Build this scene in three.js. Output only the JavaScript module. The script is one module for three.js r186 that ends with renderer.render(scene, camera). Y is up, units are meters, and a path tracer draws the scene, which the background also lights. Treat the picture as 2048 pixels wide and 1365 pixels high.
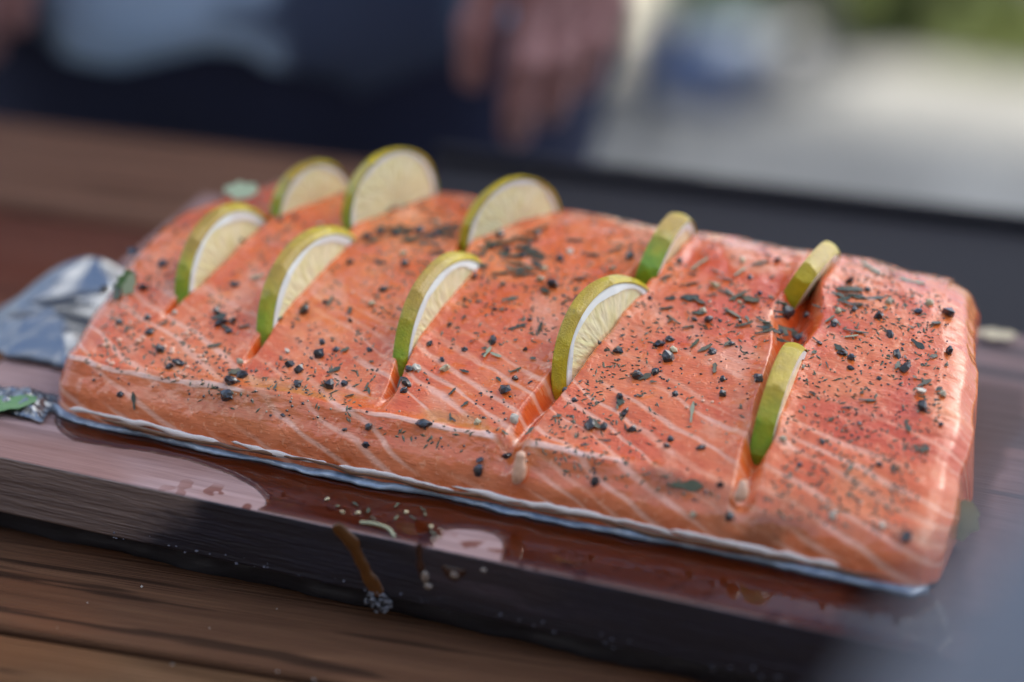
import * as THREE from 'three';
import { RoundedBoxGeometry } from 'three/addons/geometries/RoundedBoxGeometry.js';
import { mergeGeometries, toCreasedNormals } from 'three/addons/utils/BufferGeometryUtils.js';

// ---------------------------------------------------------------- camera, sky, sun, exposure
const scene = new THREE.Scene();
const camera = new THREE.PerspectiveCamera(16.88, 1024 / 682, 0.02, 80);
camera.position.set(0.3818, 0.394, 0.6349);
camera.rotation.set(-0.46, 0.3147, 0.0369, 'YXZ');
camera.focus = 0.79;
camera.userData.fStop = 2.25;
camera.updateProjectionMatrix();

function makeSky() { // blue sky with broken white cloud all round
  const w = 512, h = 256, d = new Float32Array(w * h * 4);
  for (let j = 0; j < h; j++) for (let i = 0; i < w; i++) {
    const el = ((j + 0.5) / h - 0.5) * Math.PI, az = (i / w) * Math.PI * 2, e = Math.max(0, el / (Math.PI / 2)), k = Math.pow(1 - e, 2.2), o = (j * w + i) * 4;
    const X = Math.cos(el) * Math.cos(az), Y = Math.sin(Math.max(0, el)), Z = Math.cos(el) * Math.sin(az), q = 1 / (Y + 0.35);
    const n = fbm3(X * q * 2.2 + 7, Z * q * 2.2 + 3, 0.5, 5, 900), c = ss(0.5, 0.68, n), b = 0.5 + 1.5 * ss(0.56, 0.76, n);
    const ang = Math.acos(clamp((X * -4.5 + Math.sin(el) * 5.75 + Z * 5) / Math.hypot(4.5, 5.75, 5), -1, 1)) * 180 / Math.PI, glow = el > 0 ? 4.2 * Math.exp(-ang / 7) + 0.3 * Math.exp(-ang / 20) : 0; // bright haze round the sun
    d[o] = mix(0.115 + 0.12 * k, b, c); d[o + 1] = mix(0.19 + 0.11 * k, b * 0.99, c); d[o + 2] = mix(0.36 + 0.05 * k, b * 1.0, c); d[o] += glow; d[o + 1] += glow * 0.94; d[o + 2] += glow * 0.85; d[o + 3] = 1;
  }
  const sky = new THREE.DataTexture(d, w, h, THREE.RGBAFormat, THREE.FloatType);
  sky.mapping = THREE.EquirectangularReflectionMapping;
  sky.magFilter = sky.minFilter = THREE.LinearFilter; sky.needsUpdate = true;
  scene.background = sky; scene.environment = sky;
}
const GROUND = -0.9335, TABLE = -0.0335;
const sun = new THREE.DirectionalLight(new THREE.Color().setRGB(1, 0.955, 0.87), 5);
sun.position.set(-4.5, 5.75, 5.0); sun.target.position.set(0, 0, 0);   // behind the photographer, over the added house
sun.castShadow = true; sun.shadow.mapSize.set(2048, 2048); sun.shadow.radius = 1.5;
Object.assign(sun.shadow.camera, { left: -26, right: 26, top: 20, bottom: -20, near: -30, far: 60 });
scene.add(sun, sun.target);
const renderer = new THREE.WebGLRenderer({ antialias: true });
renderer.toneMapping = THREE.LinearToneMapping;
renderer.toneMappingExposure = 2.9;
renderer.shadowMap.enabled = true;
renderer.setSize(1024, 682);

// ---------------------------------------------------------------- helpers
let seed = 7;
const rnd = () => { seed = (seed + 0x6d2b79f5) | 0; let t = Math.imul(seed ^ (seed >>> 15), 1 | seed); t = (t + Math.imul(t ^ (t >>> 7), 61 | t)) ^ t; return ((t ^ (t >>> 14)) >>> 0) / 4294967296; };
const rr = (a, b) => a + (b - a) * rnd();
const clamp = (x, a = 0, b = 1) => Math.min(b, Math.max(a, x));
const ss = (a, b, x) => { const t = clamp((x - a) / (b - a)); return t * t * (3 - 2 * t); };
const mix = (a, b, t) => a + (b - a) * t;
const hash = (x, y, z) => { let h = Math.imul(x | 0, 374761393) ^ Math.imul(y | 0, 668265263) ^ Math.imul(z | 0, 1274126177); h = Math.imul(h ^ (h >>> 13), 1274126177); return ((h ^ (h >>> 16)) >>> 0) / 4294967296; };
function n2(x, y, s = 0) {
  const i = Math.floor(x), j = Math.floor(y); let u = x - i, v = y - j; u = u * u * (3 - 2 * u); v = v * v * (3 - 2 * v);
  const a = hash(i, j, s), b = hash(i + 1, j, s), c = hash(i, j + 1, s), d = hash(i + 1, j + 1, s);
  return a + (b - a) * u + (c - a) * v + (a - b - c + d) * u * v;
}
function n3(x, y, z, s = 0) { const k = Math.floor(z); let w = z - k; w = w * w * (3 - 2 * w); return mix(n2(x, y, s + k * 57), n2(x, y, s + (k + 1) * 57), w); }
const fbm = (x, y, o = 4, s = 0) => { let v = 0, a = 0.5, t = 0; for (let k = 0; k < o; k++) { v += a * n2(x, y, s + k * 11); t += a; a *= 0.5; x = x * 2.03 + 3.1; y = y * 2.03 + 1.7; } return v / t; };
const fbm3 = (x, y, z, o = 3, s = 0) => { let v = 0, a = 0.5, t = 0; for (let k = 0; k < o; k++) { v += a * n3(x, y, z, s + k * 11); t += a; a *= 0.5; x *= 2.03; y *= 2.03; z *= 2.03; } return v / t; };
const hex = (h) => [(h >> 16) & 255, (h >> 8) & 255, h & 255];
const lerp3 = (a, b, t) => [mix(a[0], b[0], t), mix(a[1], b[1], t), mix(a[2], b[2], t)];

function texture(w, h, f, srgb = true, wrap = true) {
  const d = new Uint8Array(w * h * 4);
  for (let j = 0; j < h; j++) for (let i = 0; i < w; i++) {
    const c = f((i + 0.5) / w, (j + 0.5) / h, i, j), o = (j * w + i) * 4;
    d[o] = clamp(c[0], 0, 255); d[o + 1] = clamp(c[1], 0, 255); d[o + 2] = clamp(c[2], 0, 255); d[o + 3] = 255;
  }
  const t = new THREE.DataTexture(d, w, h, THREE.RGBAFormat);
  t.magFilter = THREE.LinearFilter; t.minFilter = THREE.LinearMipmapLinearFilter; t.generateMipmaps = true;
  t.wrapS = t.wrapT = wrap ? THREE.RepeatWrapping : THREE.ClampToEdgeWrapping;
  if (srgb) t.colorSpace = THREE.SRGBColorSpace;
  t.needsUpdate = true; return t;
}
const gray = (w, h, f, wrap = true) => texture(w, h, (u, v, i, j) => { const g = 255 * clamp(f(u, v, i, j)); return [g, g, g]; }, false, wrap);
const std = (o) => new THREE.MeshStandardMaterial(o);
const phys = (o) => new THREE.MeshPhysicalMaterial(o);
const lin = (r, g, b) => new THREE.Color().setRGB(r, g, b);

const taken = {};
const numbered = (n) => { const k = taken[n] = (taken[n] ?? -1) + 1; return k ? `${n}_${String(k).padStart(3, '0')}` : n; };
function tag(o, label, category, group, kind) {
  if (label) o.userData.label = label;
  if (category) o.userData.category = category;
  if (group) o.userData.group = group;
  if (kind) o.userData.kind = kind;
  return o;
}
function thing(name, label, category, pos = [0, 0, 0], group) {
  const g = new THREE.Group(); g.name = numbered(name); g.position.set(...pos); scene.add(g);
  return tag(g, label, category, group);
}
function part(name, geo, mat, parent) {
  const m = new THREE.Mesh(geo, mat); m.name = name; m.castShadow = m.receiveShadow = true; (parent ?? scene).add(m); return m;
}
const single = (name, geo, mat, label, category, group) => tag(part(numbered(name), geo, mat), label, category, group);
const structure = (name, geo, mat) => tag(part(numbered(name), geo, mat), null, null, null, 'structure');

function gridGeo(nu, nv, f, uvf) { // f(i, j) -> [x, y, z]
  const p = new Float32Array((nu + 1) * (nv + 1) * 3), uv = new Float32Array((nu + 1) * (nv + 1) * 2), idx = [];
  for (let j = 0; j <= nv; j++) for (let i = 0; i <= nu; i++) {
    const k = j * (nu + 1) + i, q = f(i / nu, j / nv, i, j), t = uvf ? uvf(i / nu, j / nv, q) : [i / nu, j / nv];
    p.set(q, k * 3); uv.set(t, k * 2);
    if (i < nu && j < nv) idx.push(k, k + 1, k + nu + 2, k, k + nu + 2, k + nu + 1);
  }
  const g = new THREE.BufferGeometry();
  g.setAttribute('position', new THREE.BufferAttribute(p, 3)); g.setAttribute('uv', new THREE.BufferAttribute(uv, 2)); g.setIndex(idx); g.computeVertexNormals();
  return g;
}
// naive surface nets: a closed smooth mesh of the zero level of a distance field
function netMesh(sdf, lo, hi, cell) {
  const n = [0, 1, 2].map((k) => Math.ceil((hi[k] - lo[k]) / cell) + 1), [nx, ny, nz] = n, N = nx * ny * nz;
  const F = new Float32Array(N), id = new Int32Array(N).fill(-1), pos = [], idx = [], at = (i, j, k) => (k * ny + j) * nx + i;
  for (let k = 0; k < nz; k++) for (let j = 0; j < ny; j++) for (let i = 0; i < nx; i++) F[at(i, j, k)] = sdf(lo[0] + i * cell, lo[1] + j * cell, lo[2] + k * cell);
  const E = [[0, 1], [2, 3], [4, 5], [6, 7], [0, 2], [1, 3], [4, 6], [5, 7], [0, 4], [1, 5], [2, 6], [3, 7]];
  for (let k = 0; k < nz - 1; k++) for (let j = 0; j < ny - 1; j++) for (let i = 0; i < nx - 1; i++) {
    const v = []; let inside = 0;
    for (let c = 0; c < 8; c++) { const q = F[at(i + (c & 1), j + ((c >> 1) & 1), k + (c >> 2))]; v.push(q); if (q < 0) inside++; }
    if (!inside || inside === 8) continue;
    let x = 0, y = 0, z = 0, m = 0;
    for (const [a, b] of E) if ((v[a] < 0) !== (v[b] < 0)) { const t = v[a] / (v[a] - v[b]); x += mix(a & 1, b & 1, t); y += mix((a >> 1) & 1, (b >> 1) & 1, t); z += mix(a >> 2, b >> 2, t); m++; }
    id[at(i, j, k)] = pos.length / 3; pos.push(lo[0] + (i + x / m) * cell, lo[1] + (j + y / m) * cell, lo[2] + (k + z / m) * cell);
  }
  const quad = (a, b, c, d, flip) => { if (a < 0 || b < 0 || c < 0 || d < 0) return; if (flip) idx.push(a, c, b, a, d, c); else idx.push(a, b, c, a, c, d); };
  for (let k = 1; k < nz - 1; k++) for (let j = 1; j < ny - 1; j++) for (let i = 1; i < nx - 1; i++) {
    const f = F[at(i, j, k)] < 0;
    if (f !== F[at(i + 1, j, k)] < 0) quad(id[at(i, j - 1, k - 1)], id[at(i, j, k - 1)], id[at(i, j, k)], id[at(i, j - 1, k)], !f);
    if (f !== F[at(i, j + 1, k)] < 0) quad(id[at(i - 1, j, k - 1)], id[at(i - 1, j, k)], id[at(i, j, k)], id[at(i, j, k - 1)], !f);
    if (f !== F[at(i, j, k + 1)] < 0) quad(id[at(i - 1, j - 1, k)], id[at(i, j - 1, k)], id[at(i, j, k)], id[at(i - 1, j, k)], !f);
  }
  const g = new THREE.BufferGeometry(); g.setAttribute('position', new THREE.Float32BufferAttribute(pos, 3)); g.setIndex(idx); g.computeVertexNormals();
  return g;
}
function cone(a, b, ra, rb) { // distance to a tapered capsule
  const d = [b[0] - a[0], b[1] - a[1], b[2] - a[2]], L = d[0] * d[0] + d[1] * d[1] + d[2] * d[2] + 1e-9;
  return (x, y, z) => {
    const px = x - a[0], py = y - a[1], pz = z - a[2], t = clamp((px * d[0] + py * d[1] + pz * d[2]) / L);
    return Math.hypot(px - d[0] * t, py - d[1] * t, pz - d[2] * t) - mix(ra, rb, t);
  };
}
const smin = (a, b, k) => { const h = Math.max(k - Math.abs(a - b), 0) / k; return Math.min(a, b) - h * h * k * 0.25; };
const union = (list, k) => (x, y, z) => { let v = 1e9; for (const f of list) v = smin(v, f(x, y, z), k); return v; };
const ellip = (c, r) => (x, y, z) => { const a = (x - c[0]) / r[0], b = (y - c[1]) / r[1], d = (z - c[2]) / r[2], l = Math.sqrt(a * a + b * b + d * d); return (l - 1) * Math.min(...r); };
function paint(g, f) { // vertex colours, linear
  const p = g.attributes.position, c = new Float32Array(p.count * 3);
  for (let i = 0; i < p.count; i++) c.set(f(p.getX(i), p.getY(i), p.getZ(i)), i * 3);
  g.setAttribute('color', new THREE.BufferAttribute(c, 3)); return g;
}
const tube = (pts, r, seg = 40, rad = 8) => new THREE.TubeGeometry(new THREE.CatmullRomCurve3(pts.map((p) => new THREE.Vector3(...p))), seg, r, rad, false);

makeSky();

// ---------------------------------------------------------------- the setting: ground, unseen house added to shade the table
const groundTex = texture(1024, 1024, (u, v) => { const a = fbm(u * 24, v * 24, 4, 3), b = fbm(u * 300, v * 300, 2, 9); const k = 0.72 + 0.34 * a + 0.2 * (b - 0.5); return [143 * k, 141 * k, 134 * k]; });
groundTex.repeat.set(8, 8);
{
  const g = new THREE.PlaneGeometry(60, 60, 1, 1); g.rotateX(-Math.PI / 2); g.translate(0, GROUND, -14);
  structure('ground', g, std({ map: groundTex, roughness: 0.95 }));
}
{ // unseen tall house added behind the photographer to block the sun: its shadow lies over the table and ends on the paving beyond
  const Z = 7, Hh = 11.35, h = thing('added_house', 'unseen tall timber facade added behind the photographer to shade the table', 'added_house', [-5, GROUND, Z]);
  const wood = std({ color: lin(0.36, 0.33, 0.30), roughness: 0.85 }), pale = std({ color: lin(0.5, 0.5, 0.48), roughness: 0.7 }), glass = phys({ color: lin(0.03, 0.035, 0.04), roughness: 0.05, clearcoat: 1 });  // cladding kept pale so the added wall bounces fill forward
  const b = new THREE.BoxGeometry(44, 0.44, 0.04);
  for (let k = 0; k < 25; k++) { const m = part('board', b, wood, h); m.position.set(0, 0.24 + k * 0.45, 0); m.rotation.x = 0.03; }
  part('wall_core', new THREE.BoxGeometry(44, Hh - 0.1, 0.3), wood, h).position.set(0, (Hh - 0.1) / 2, 0.2);
  part('gutter', new THREE.CylinderGeometry(0.08, 0.08, 44, 12).rotateZ(Math.PI / 2), pale, h).position.set(0, Hh - 0.08, -0.05);
  const r = part('roof', new THREE.BoxGeometry(44.6, 0.14, 6), std({ color: lin(0.1, 0.08, 0.08), roughness: 0.8 }), h); r.position.set(0, Hh + 0.32, 2.9); r.rotation.x = -0.14;
  for (let f = 0; f < 3; f++) for (let k = -4; k <= 4; k++) { const w = part('window', new THREE.BoxGeometry(1.3, 1.6, 0.1), pale, h); w.position.set(k * 4.4, 1.9 + f * 3.4, -0.04); part('pane', new THREE.BoxGeometry(1.1, 1.4, 0.03), glass, w).position.set(0, 0, -0.06); }
}

// ---------------------------------------------------------------- wooden table
function wood(w, h, su, sv, dark, light, red, s, streak = 1) { // grain along u
  return texture(w, h, (u, v) => {
    const warp = fbm(u * su * 2, v * sv * 3, 3, s) * 0.6, ring = fbm(u * su * 1.2, v * sv * 26 + warp * 5, 4, s + 5);
    const fine = fbm(u * su * 14, v * sv * 240, 3, s + 9), big = fbm(u * su * 3, v * sv * 5, 3, s + 17);
    let c = lerp3(dark, light, clamp(0.32 + 1.0 * (ring - 0.3) * streak + 0.35 * (fine - 0.5)));
    c = lerp3(c, red, ss(0.5, 0.78, big) * 0.4);
    const crack = ss(0.71, 0.76, fbm(u * su * 2.2, v * sv * 40, 3, s + 31));
    return lerp3(c, dark.map((q) => q * 0.5), crack * 0.6);
  });
}
const grainBump = gray(1024, 512, (u, v) => 0.5 + 0.9 * (fbm(u * 10, v * 160, 3, 71) - 0.5) + 0.35 * (fbm(u * 60, v * 300, 2, 72) - 0.5));
{
  const t = thing('wooden_table', 'dark brown oiled plank table under the cedar plank', 'table', [0, GROUND, 0]);
  const yaw = 0.105, top = -GROUND + TABLE, pivot = new THREE.Vector3(-0.04, 0, -0.345);
  const frame = new THREE.Group(); t.add(frame); // replaced below by direct placement
  t.remove(frame);
  const tones = [[0x563c2e, 0x82604e, 0x744a38], [0x4a2a20, 0x74483a, 0x683626], [0x4a3022, 0x7c583c, 0x744a30], [0x422c20, 0x74543e, 0x6c4028], [0x44301f, 0x785a42, 0x72462a], [0x402c20, 0x745640, 0x70442a], [0x402c20, 0x705440, 0x6c4026], [0x44322a, 0x7a5c48, 0x6c4028]];
  const mats = tones.map(([d, l, r], i) => { const m = wood(1024, 128, 8, 0.55, hex(d), hex(l), hex(r), 100 + i * 13); return phys({ map: m, bumpMap: grainBump, bumpScale: 0.0008, roughness: 0.8, specularIntensity: 0.15 }); });
  const W = 0.108, gap = 0.003, geo = new RoundedBoxGeometry(2.0, 0.034, W - gap, 2, 0.0025);
  const put = (m, lx, y, lz) => { m.position.set(pivot.x + lx * Math.cos(yaw) + lz * Math.sin(yaw), y, pivot.z - lx * Math.sin(yaw) + lz * Math.cos(yaw)); m.rotation.y = yaw; return m; };
  for (let k = 0; k < 8; k++) put(part('plank', geo, mats[k], t), 0.1, top - 0.017 - (k % 3) * 0.0003, W * (k + 0.5));
  const dark = std({ color: lin(0.05, 0.035, 0.028), roughness: 0.7 }), leg = new RoundedBoxGeometry(0.07, top - 0.034, 0.07, 2, 0.006);
  for (const [x, z] of [[-0.75, 0.08], [0.95, 0.08], [-0.75, 0.79], [0.95, 0.79]]) put(part('leg', leg, dark, t), x, (top - 0.034) / 2, z);
  for (const z of [0.1, 0.77]) put(part('rail', new RoundedBoxGeometry(1.62, 0.09, 0.03, 2, 0.004), dark, t), 0.1, top - 0.08, z);
}

// ---------------------------------------------------------------- cedar plank and the black board added under it
const PX0 = -0.036, PX1 = 0.45, PZ0 = -0.205, PZ1 = 0.0325, PT = 0.0229;
{
  const t = thing('cedar_plank', 'thick grey pink cedar plank carrying the salmon, dark along its front', 'plank', [(PX0 + PX1) / 2, 0, (PZ0 + PZ1) / 2]);
  const W = PX1 - PX0, D = PZ1 - PZ0;
  const topTex = texture(2048, 700, (u, v) => {
    const x = PX0 + u * W, z = PZ1 - v * D;
    const ring = fbm(x * 9, z * 330 + 2 * fbm(x * 6, z * 30, 3, 2), 4, 41), fine = fbm(x * 120, z * 2600, 2, 43), big = fbm(x * 14, z * 40, 3, 47);
    let c = lerp3([120, 92, 88], [176, 148, 145], clamp(0.2 + 1.1 * (ring - 0.2) + 0.4 * (fine - 0.5)));
    c = lerp3(c, [128, 84, 70], ss(0.5, 0.75, big) * 0.5);
    const burn = ss(0.3, 0.318, x + 0.02 * fbm(x * 20, z * 60, 3, 50)) * ss(0.52, 0.58, fbm(x * 4, z * 95, 3, 51)); // charred grain lines past the right end
    c = lerp3(c, [44, 34, 40], burn * 0.85);
    c = lerp3(c, [74, 52, 52], 0.55 * ss(0.29, 0.33, x + 0.02 * fbm(x * 30, z * 90, 3, 55))); // wood tone darker past the end of the fish
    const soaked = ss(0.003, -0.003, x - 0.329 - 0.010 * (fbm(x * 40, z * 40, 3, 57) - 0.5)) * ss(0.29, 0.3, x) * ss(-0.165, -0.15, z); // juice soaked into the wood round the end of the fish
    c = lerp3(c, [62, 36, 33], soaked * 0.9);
    const spot = ss(0.66, 0.7, fbm(x * 190, z * 190, 2, 61)) * ss(0.05, 0.09, x) * ss(0.02, 0.026, z);
    return lerp3(c, [96, 44, 30], spot * 0.8);
  }, true, false);
  const frontTex = texture(2048, 80, (u, v) => {
    const x = PX0 + u * W, y = v * PT; // v up
    const ring = fbm(x * 9, y * 900 + 1.5 * fbm(x * 8, y * 60, 2, 5), 4, 81), fine = fbm(x * 140, y * 3800, 2, 83);
    let c = lerp3([94, 80, 76], [152, 135, 127], clamp(0.2 + 0.9 * (ring - 0.2) + 0.5 * (fine - 0.5)));
    const darkRight = ss(-0.012, 0.012, (x - 0.066 - 0.9 * (y - 0.011)) + 0.035 * (fbm(x * 60, y * 90, 4, 85) - 0.5)); // dark blue grey tone with a ragged edge, over the right part
    c = lerp3(c, lerp3([23, 24, 35], [43, 43, 57], clamp(ring + 0.5 * (fine - 0.5))), darkRight);
    const pale = ss(0.152, 0.156, x + 0.01 * (fbm(x * 90, y * 90, 3, 88) - 0.5)) * (1 - ss(0.19, 0.215, x + 0.05 * (fbm(x * 60, y * 120, 3, 86) - 0.5)));
    c = lerp3(c, [92, 76, 80], pale * 0.5 * ss(0.003, 0.008, y));
    const ch = ss(0.45, 0.6, fbm(x * 50, y * 260, 3, 89) + 0.35 * ss(0.008, 0.0, y) * ss(0.08, 0.14, x));
    return lerp3(c, [30, 28, 34], ch * 0.45 * darkRight);
  }, true, false);
  const sideBump = gray(1024, 64, (u, v) => fbm(u * 20, v * 34, 4, 91) * 0.6 + fbm(u * 160, v * 90, 2, 92) * 0.4);
  const topBump = gray(2048, 700, (u, v) => { const x = PX0 + u * W, z = PZ1 - v * D; return 0.6 * fbm(x * 9, z * 330 + 2 * fbm(x * 6, z * 30, 3, 2), 4, 41) + 0.4 * fbm(x * 120, z * 2600, 2, 43); }, false);
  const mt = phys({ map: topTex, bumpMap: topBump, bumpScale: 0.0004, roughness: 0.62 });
  const mf = phys({ map: frontTex, bumpMap: sideBump, bumpScale: 0.0007, roughness: 0.55, clearcoat: 0.25, clearcoatRoughness: 0.3 });
  const g = new RoundedBoxGeometry(W, PT, D, 3, 0.0012); g.translate(0, -PT / 2, 0);
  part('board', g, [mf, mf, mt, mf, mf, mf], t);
}
{
  const W = 0.47, H = 0.0102, D = 0.224, g = new THREE.BoxGeometry(W, H, D, 300, 6, 80), p = g.attributes.position;
  for (let i = 0; i < p.count; i++) {
    const x = p.getX(i), y = p.getY(i), z = p.getZ(i), k = fbm3(x * 60, y * 200, z * 60, 3, 5) - 0.5, e = Math.abs(y) > H / 2 - 1e-5 ? 0.0006 : 0;
    if (Math.abs(z) > D / 2 - 1e-5) p.setZ(i, z + Math.sign(z) * (k * 0.005 - 0.0012 - e));
    if (Math.abs(x) > W / 2 - 1e-5) p.setX(i, x + Math.sign(x) * k * 0.004);
  }
  g.computeVertexNormals(); g.translate(0.206, TABLE + 0.0002 + H / 2, -0.0845);
  const ch = texture(1024, 256, (u, v) => { const a = fbm(u * 90, v * 40, 4, 7), b = fbm(u * 400, v * 300, 2, 8); const k = 22 + 26 * a + 18 * (b - 0.5); return [k, k * 0.97, k * 1.14]; });
  single('added_board', g, phys({ map: ch, bumpMap: ch, bumpScale: 0.0012, roughness: 0.6, clearcoat: 0.15, clearcoatRoughness: 0.4 }), 'thin black board added on the table under the cedar plank', 'board');  // black board added to supply the dark band below the plank
}

// ---------------------------------------------------------------- salmon fillet
const L = 0.32;
const SEC = [[0.0022, 0.0022], [0.0026, 0.004], [0.0005, 0.0115], [-0.004, 0.0175], [-0.0078, 0.0202], [-0.014, 0.0226], [-0.03, 0.0285], [-0.06, 0.0383], [-0.09, 0.0465], [-0.115, 0.0508], [-0.134, 0.0503], [-0.149, 0.0452], [-0.159, 0.034], [-0.165, 0.015], [-0.166, 0.0022]];
const secCurve = new THREE.SplineCurve(SEC.map(([z, y]) => new THREE.Vector2(z, y)));
const NT = 400, secPts = secCurve.getSpacedPoints(NT), secLen = secCurve.getLength();
const ARC = (() => { const a = [0]; for (let i = 1; i <= NT; i++) a.push(a[i - 1] + secPts[i].distanceTo(secPts[i - 1])); return a; })();
const secAt = (t) => { const k = clamp(t) * NT, i = Math.min(NT - 1, Math.floor(k)), f = k - i; return [mix(secPts[i].x, secPts[i + 1].x, f), mix(secPts[i].y, secPts[i + 1].y, f)]; };
const secN = (t) => { const a = secAt(t - 0.004), b = secAt(t + 0.004), d = [b[0] - a[0], b[1] - a[1]], l = Math.hypot(...d) || 1; return [d[1] / l, -d[0] / l]; };
const T_RIDGE = 0.0245 / secLen;
// the five cuts: centre line x at the front and at the back, depth, where each starts and how wide it gapes
const CUTS = [
  { z0: -0.0426, x0: 0.033, z1: -0.102, x1: 0.0455, start: -0.034, w: 0.0007, d: 0.005 },
  { z0: -0.028, x0: 0.071, z1: -0.101, x1: 0.0765, start: -0.02, w: 0.0008, d: 0.006 },
  { z0: -0.027, x0: 0.1245, z1: -0.1025, x1: 0.1235, start: -0.012, w: 0.0010, d: 0.006 },
  { z0: -0.0336, x0: 0.179, z1: -0.098, x1: 0.1925, start: 0.003, w: 0.0021, d: 0.0075 },
  { z0: -0.0221, x0: 0.2535, z1: -0.106, x1: 0.2505, start: 0.000, w: 0.0021, d: 0.010, gape: [-0.09, 0.013, 0.0022] },
];
const cutX = (c, z) => mix(c.x0, c.x1, clamp((z - c.z0) / (c.z1 - c.z0), -0.7, 1.3)) + 0.0022 * (n2(z * 90, c.x0 * 500, 7) - 0.5);
// depth of the knife cuts; their walls wear the same flesh texture as the rest
function groove(x, z) {
  let g = 0;
  for (const c of CUTS) {
    if (z > c.start + 0.004 || z < -0.15) continue;
    const wob = 0;
    let w = c.w; if (c.gape) w += c.gape[2] * Math.exp(-(((z - c.gape[0]) / c.gape[1]) ** 2));
    const dx = Math.abs(x - cutX(c, z) - wob);
    if (dx > w * 3) continue;
    const open = ss(c.start + 0.003, c.start - 0.014, z) * ss(-0.15, -0.132, z);
    g = Math.max(g, c.d * open * mix(0.5, 1, ss(-0.012, -0.035, z)) * (1 - ss(0, w * 2.4, dx)));
    
  }
  return g;
}
function lips(x, z) { // flesh swells a little beside each cut
  let g = 0;
  for (const c of CUTS) { const dx = Math.abs(x - cutX(c, z)), o = ss(c.start + 0.003, c.start - 0.014, z) * ss(-0.15, -0.13, z); g += 0.0011 * o * Math.exp(-(((dx - c.w * 2.2) / 0.004) ** 2)); }
  return g;
}
const hs = (x) => mix(0.945, 1.0, ss(0, 0.17, x)) * mix(1, 0.992, ss(0.26, 0.32, x));
// columns of the mesh bend along the cuts so that the cut walls stay clean
const warpX = (xi, z) => { let x = xi; for (const c of CUTS) { const m = (c.x0 + c.x1) / 2; x += (cutX(c, z) - m) * ss(0.021, 0.006, Math.abs(xi - m)); } return x; };
function flesh(x, t, cut = true) {
  let [z, y] = secAt(t); const n = secN(t), top = ss(T_RIDGE * 0.7, T_RIDGE * 1.6, t) * ss(1, 0.93, t);
  const soft = ss(0.2, 0.3, x); // toward the right the ridge rounds off
  y *= hs(x); 
  let d = 0.0016 * (fbm(x * 42, t * 11, 3, 201) - 0.5) + 0.0007 * (fbm(x * 190, t * 46, 3, 202) - 0.5);
  d += 0.00026 * (fbm(x * 420, t * 100, 3, 203) - 0.5) + 0.0022 * (fbm(x * 60, t * 9, 3, 209) - 0.5) * ss(0.5, 0.62, t);
  d += -0.0022 * soft * Math.exp(-(((t - T_RIDGE) / 0.05) ** 2));
  d += lips(x, z) * top + 0.0008 * (1 - soft) * Math.exp(-(((t - T_RIDGE) / 0.012) ** 2)) - 0.0009 * (1 - soft) * Math.exp(-(((t - T_RIDGE * 0.72) / 0.02) ** 2));
  // ragged fold just above the front edge
  d += 0.0012 * (fbm(x * 70, 3.3, 3, 205) - 0.4) * Math.exp(-(((t - T_RIDGE) / 0.02) ** 2)) * (1 - soft);
  if (cut) d -= groove(x, z);
  d *= ss(0, 0.02, t) * ss(1, 0.97, t);
  const zb = 0.0034 * (fbm(x * 18, 1.5, 3, 207) - 0.5) * ss(0.5, 0.1, t) - 0.003 * ss(0.06, 0, x) * ss(0.12, 0, t);
  y *= 1 + 0.09 * (fbm(x * 26, 4.5, 2, 211) - 0.5) * ss(0.02, 0.08, t) * ss(0.35, 0.14, t);
  const back = ss(-0.05, -0.145, z);
  const xw = -0.011 * ss(0.26, 0.32, x) * back + 0.022 * ss(0.06, 0, x) * ss(-0.08, -0.15, z) + 0.003 * (fbm(z * 60, 2, 3, 210) - 0.5) * (ss(0.03, 0, x) + ss(0.29, 0.32, x));
  return [x + xw, (y + n[1] * d) * (1 - 0.1 * back * ss(0.09, 0, x) - 0.05 * back * ss(0.27, 0.32, x)), z + n[0] * d + zb];
}
// point and normal of the surface over a plan position
function onFlesh(x, z) {
  let a = 0, b = 1; for (let k = 0; k < 22; k++) { const m = (a + b) / 2; if (secAt(m)[0] > z) a = m; else b = m; }
  const t = (a + b) / 2, e = 0.0015, P = new THREE.Vector3(...flesh(x, t)), A = new THREE.Vector3(...flesh(x + e, t, false)).sub(new THREE.Vector3(...flesh(x - e, t, false))), B = new THREE.Vector3(...flesh(x, t + e / secLen, false)).sub(new THREE.Vector3(...flesh(x, t - e / secLen, false)));
  return { p: P, n: A.cross(B).normalize(), t };
}
const TW = 2048, TH = 1536;
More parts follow.
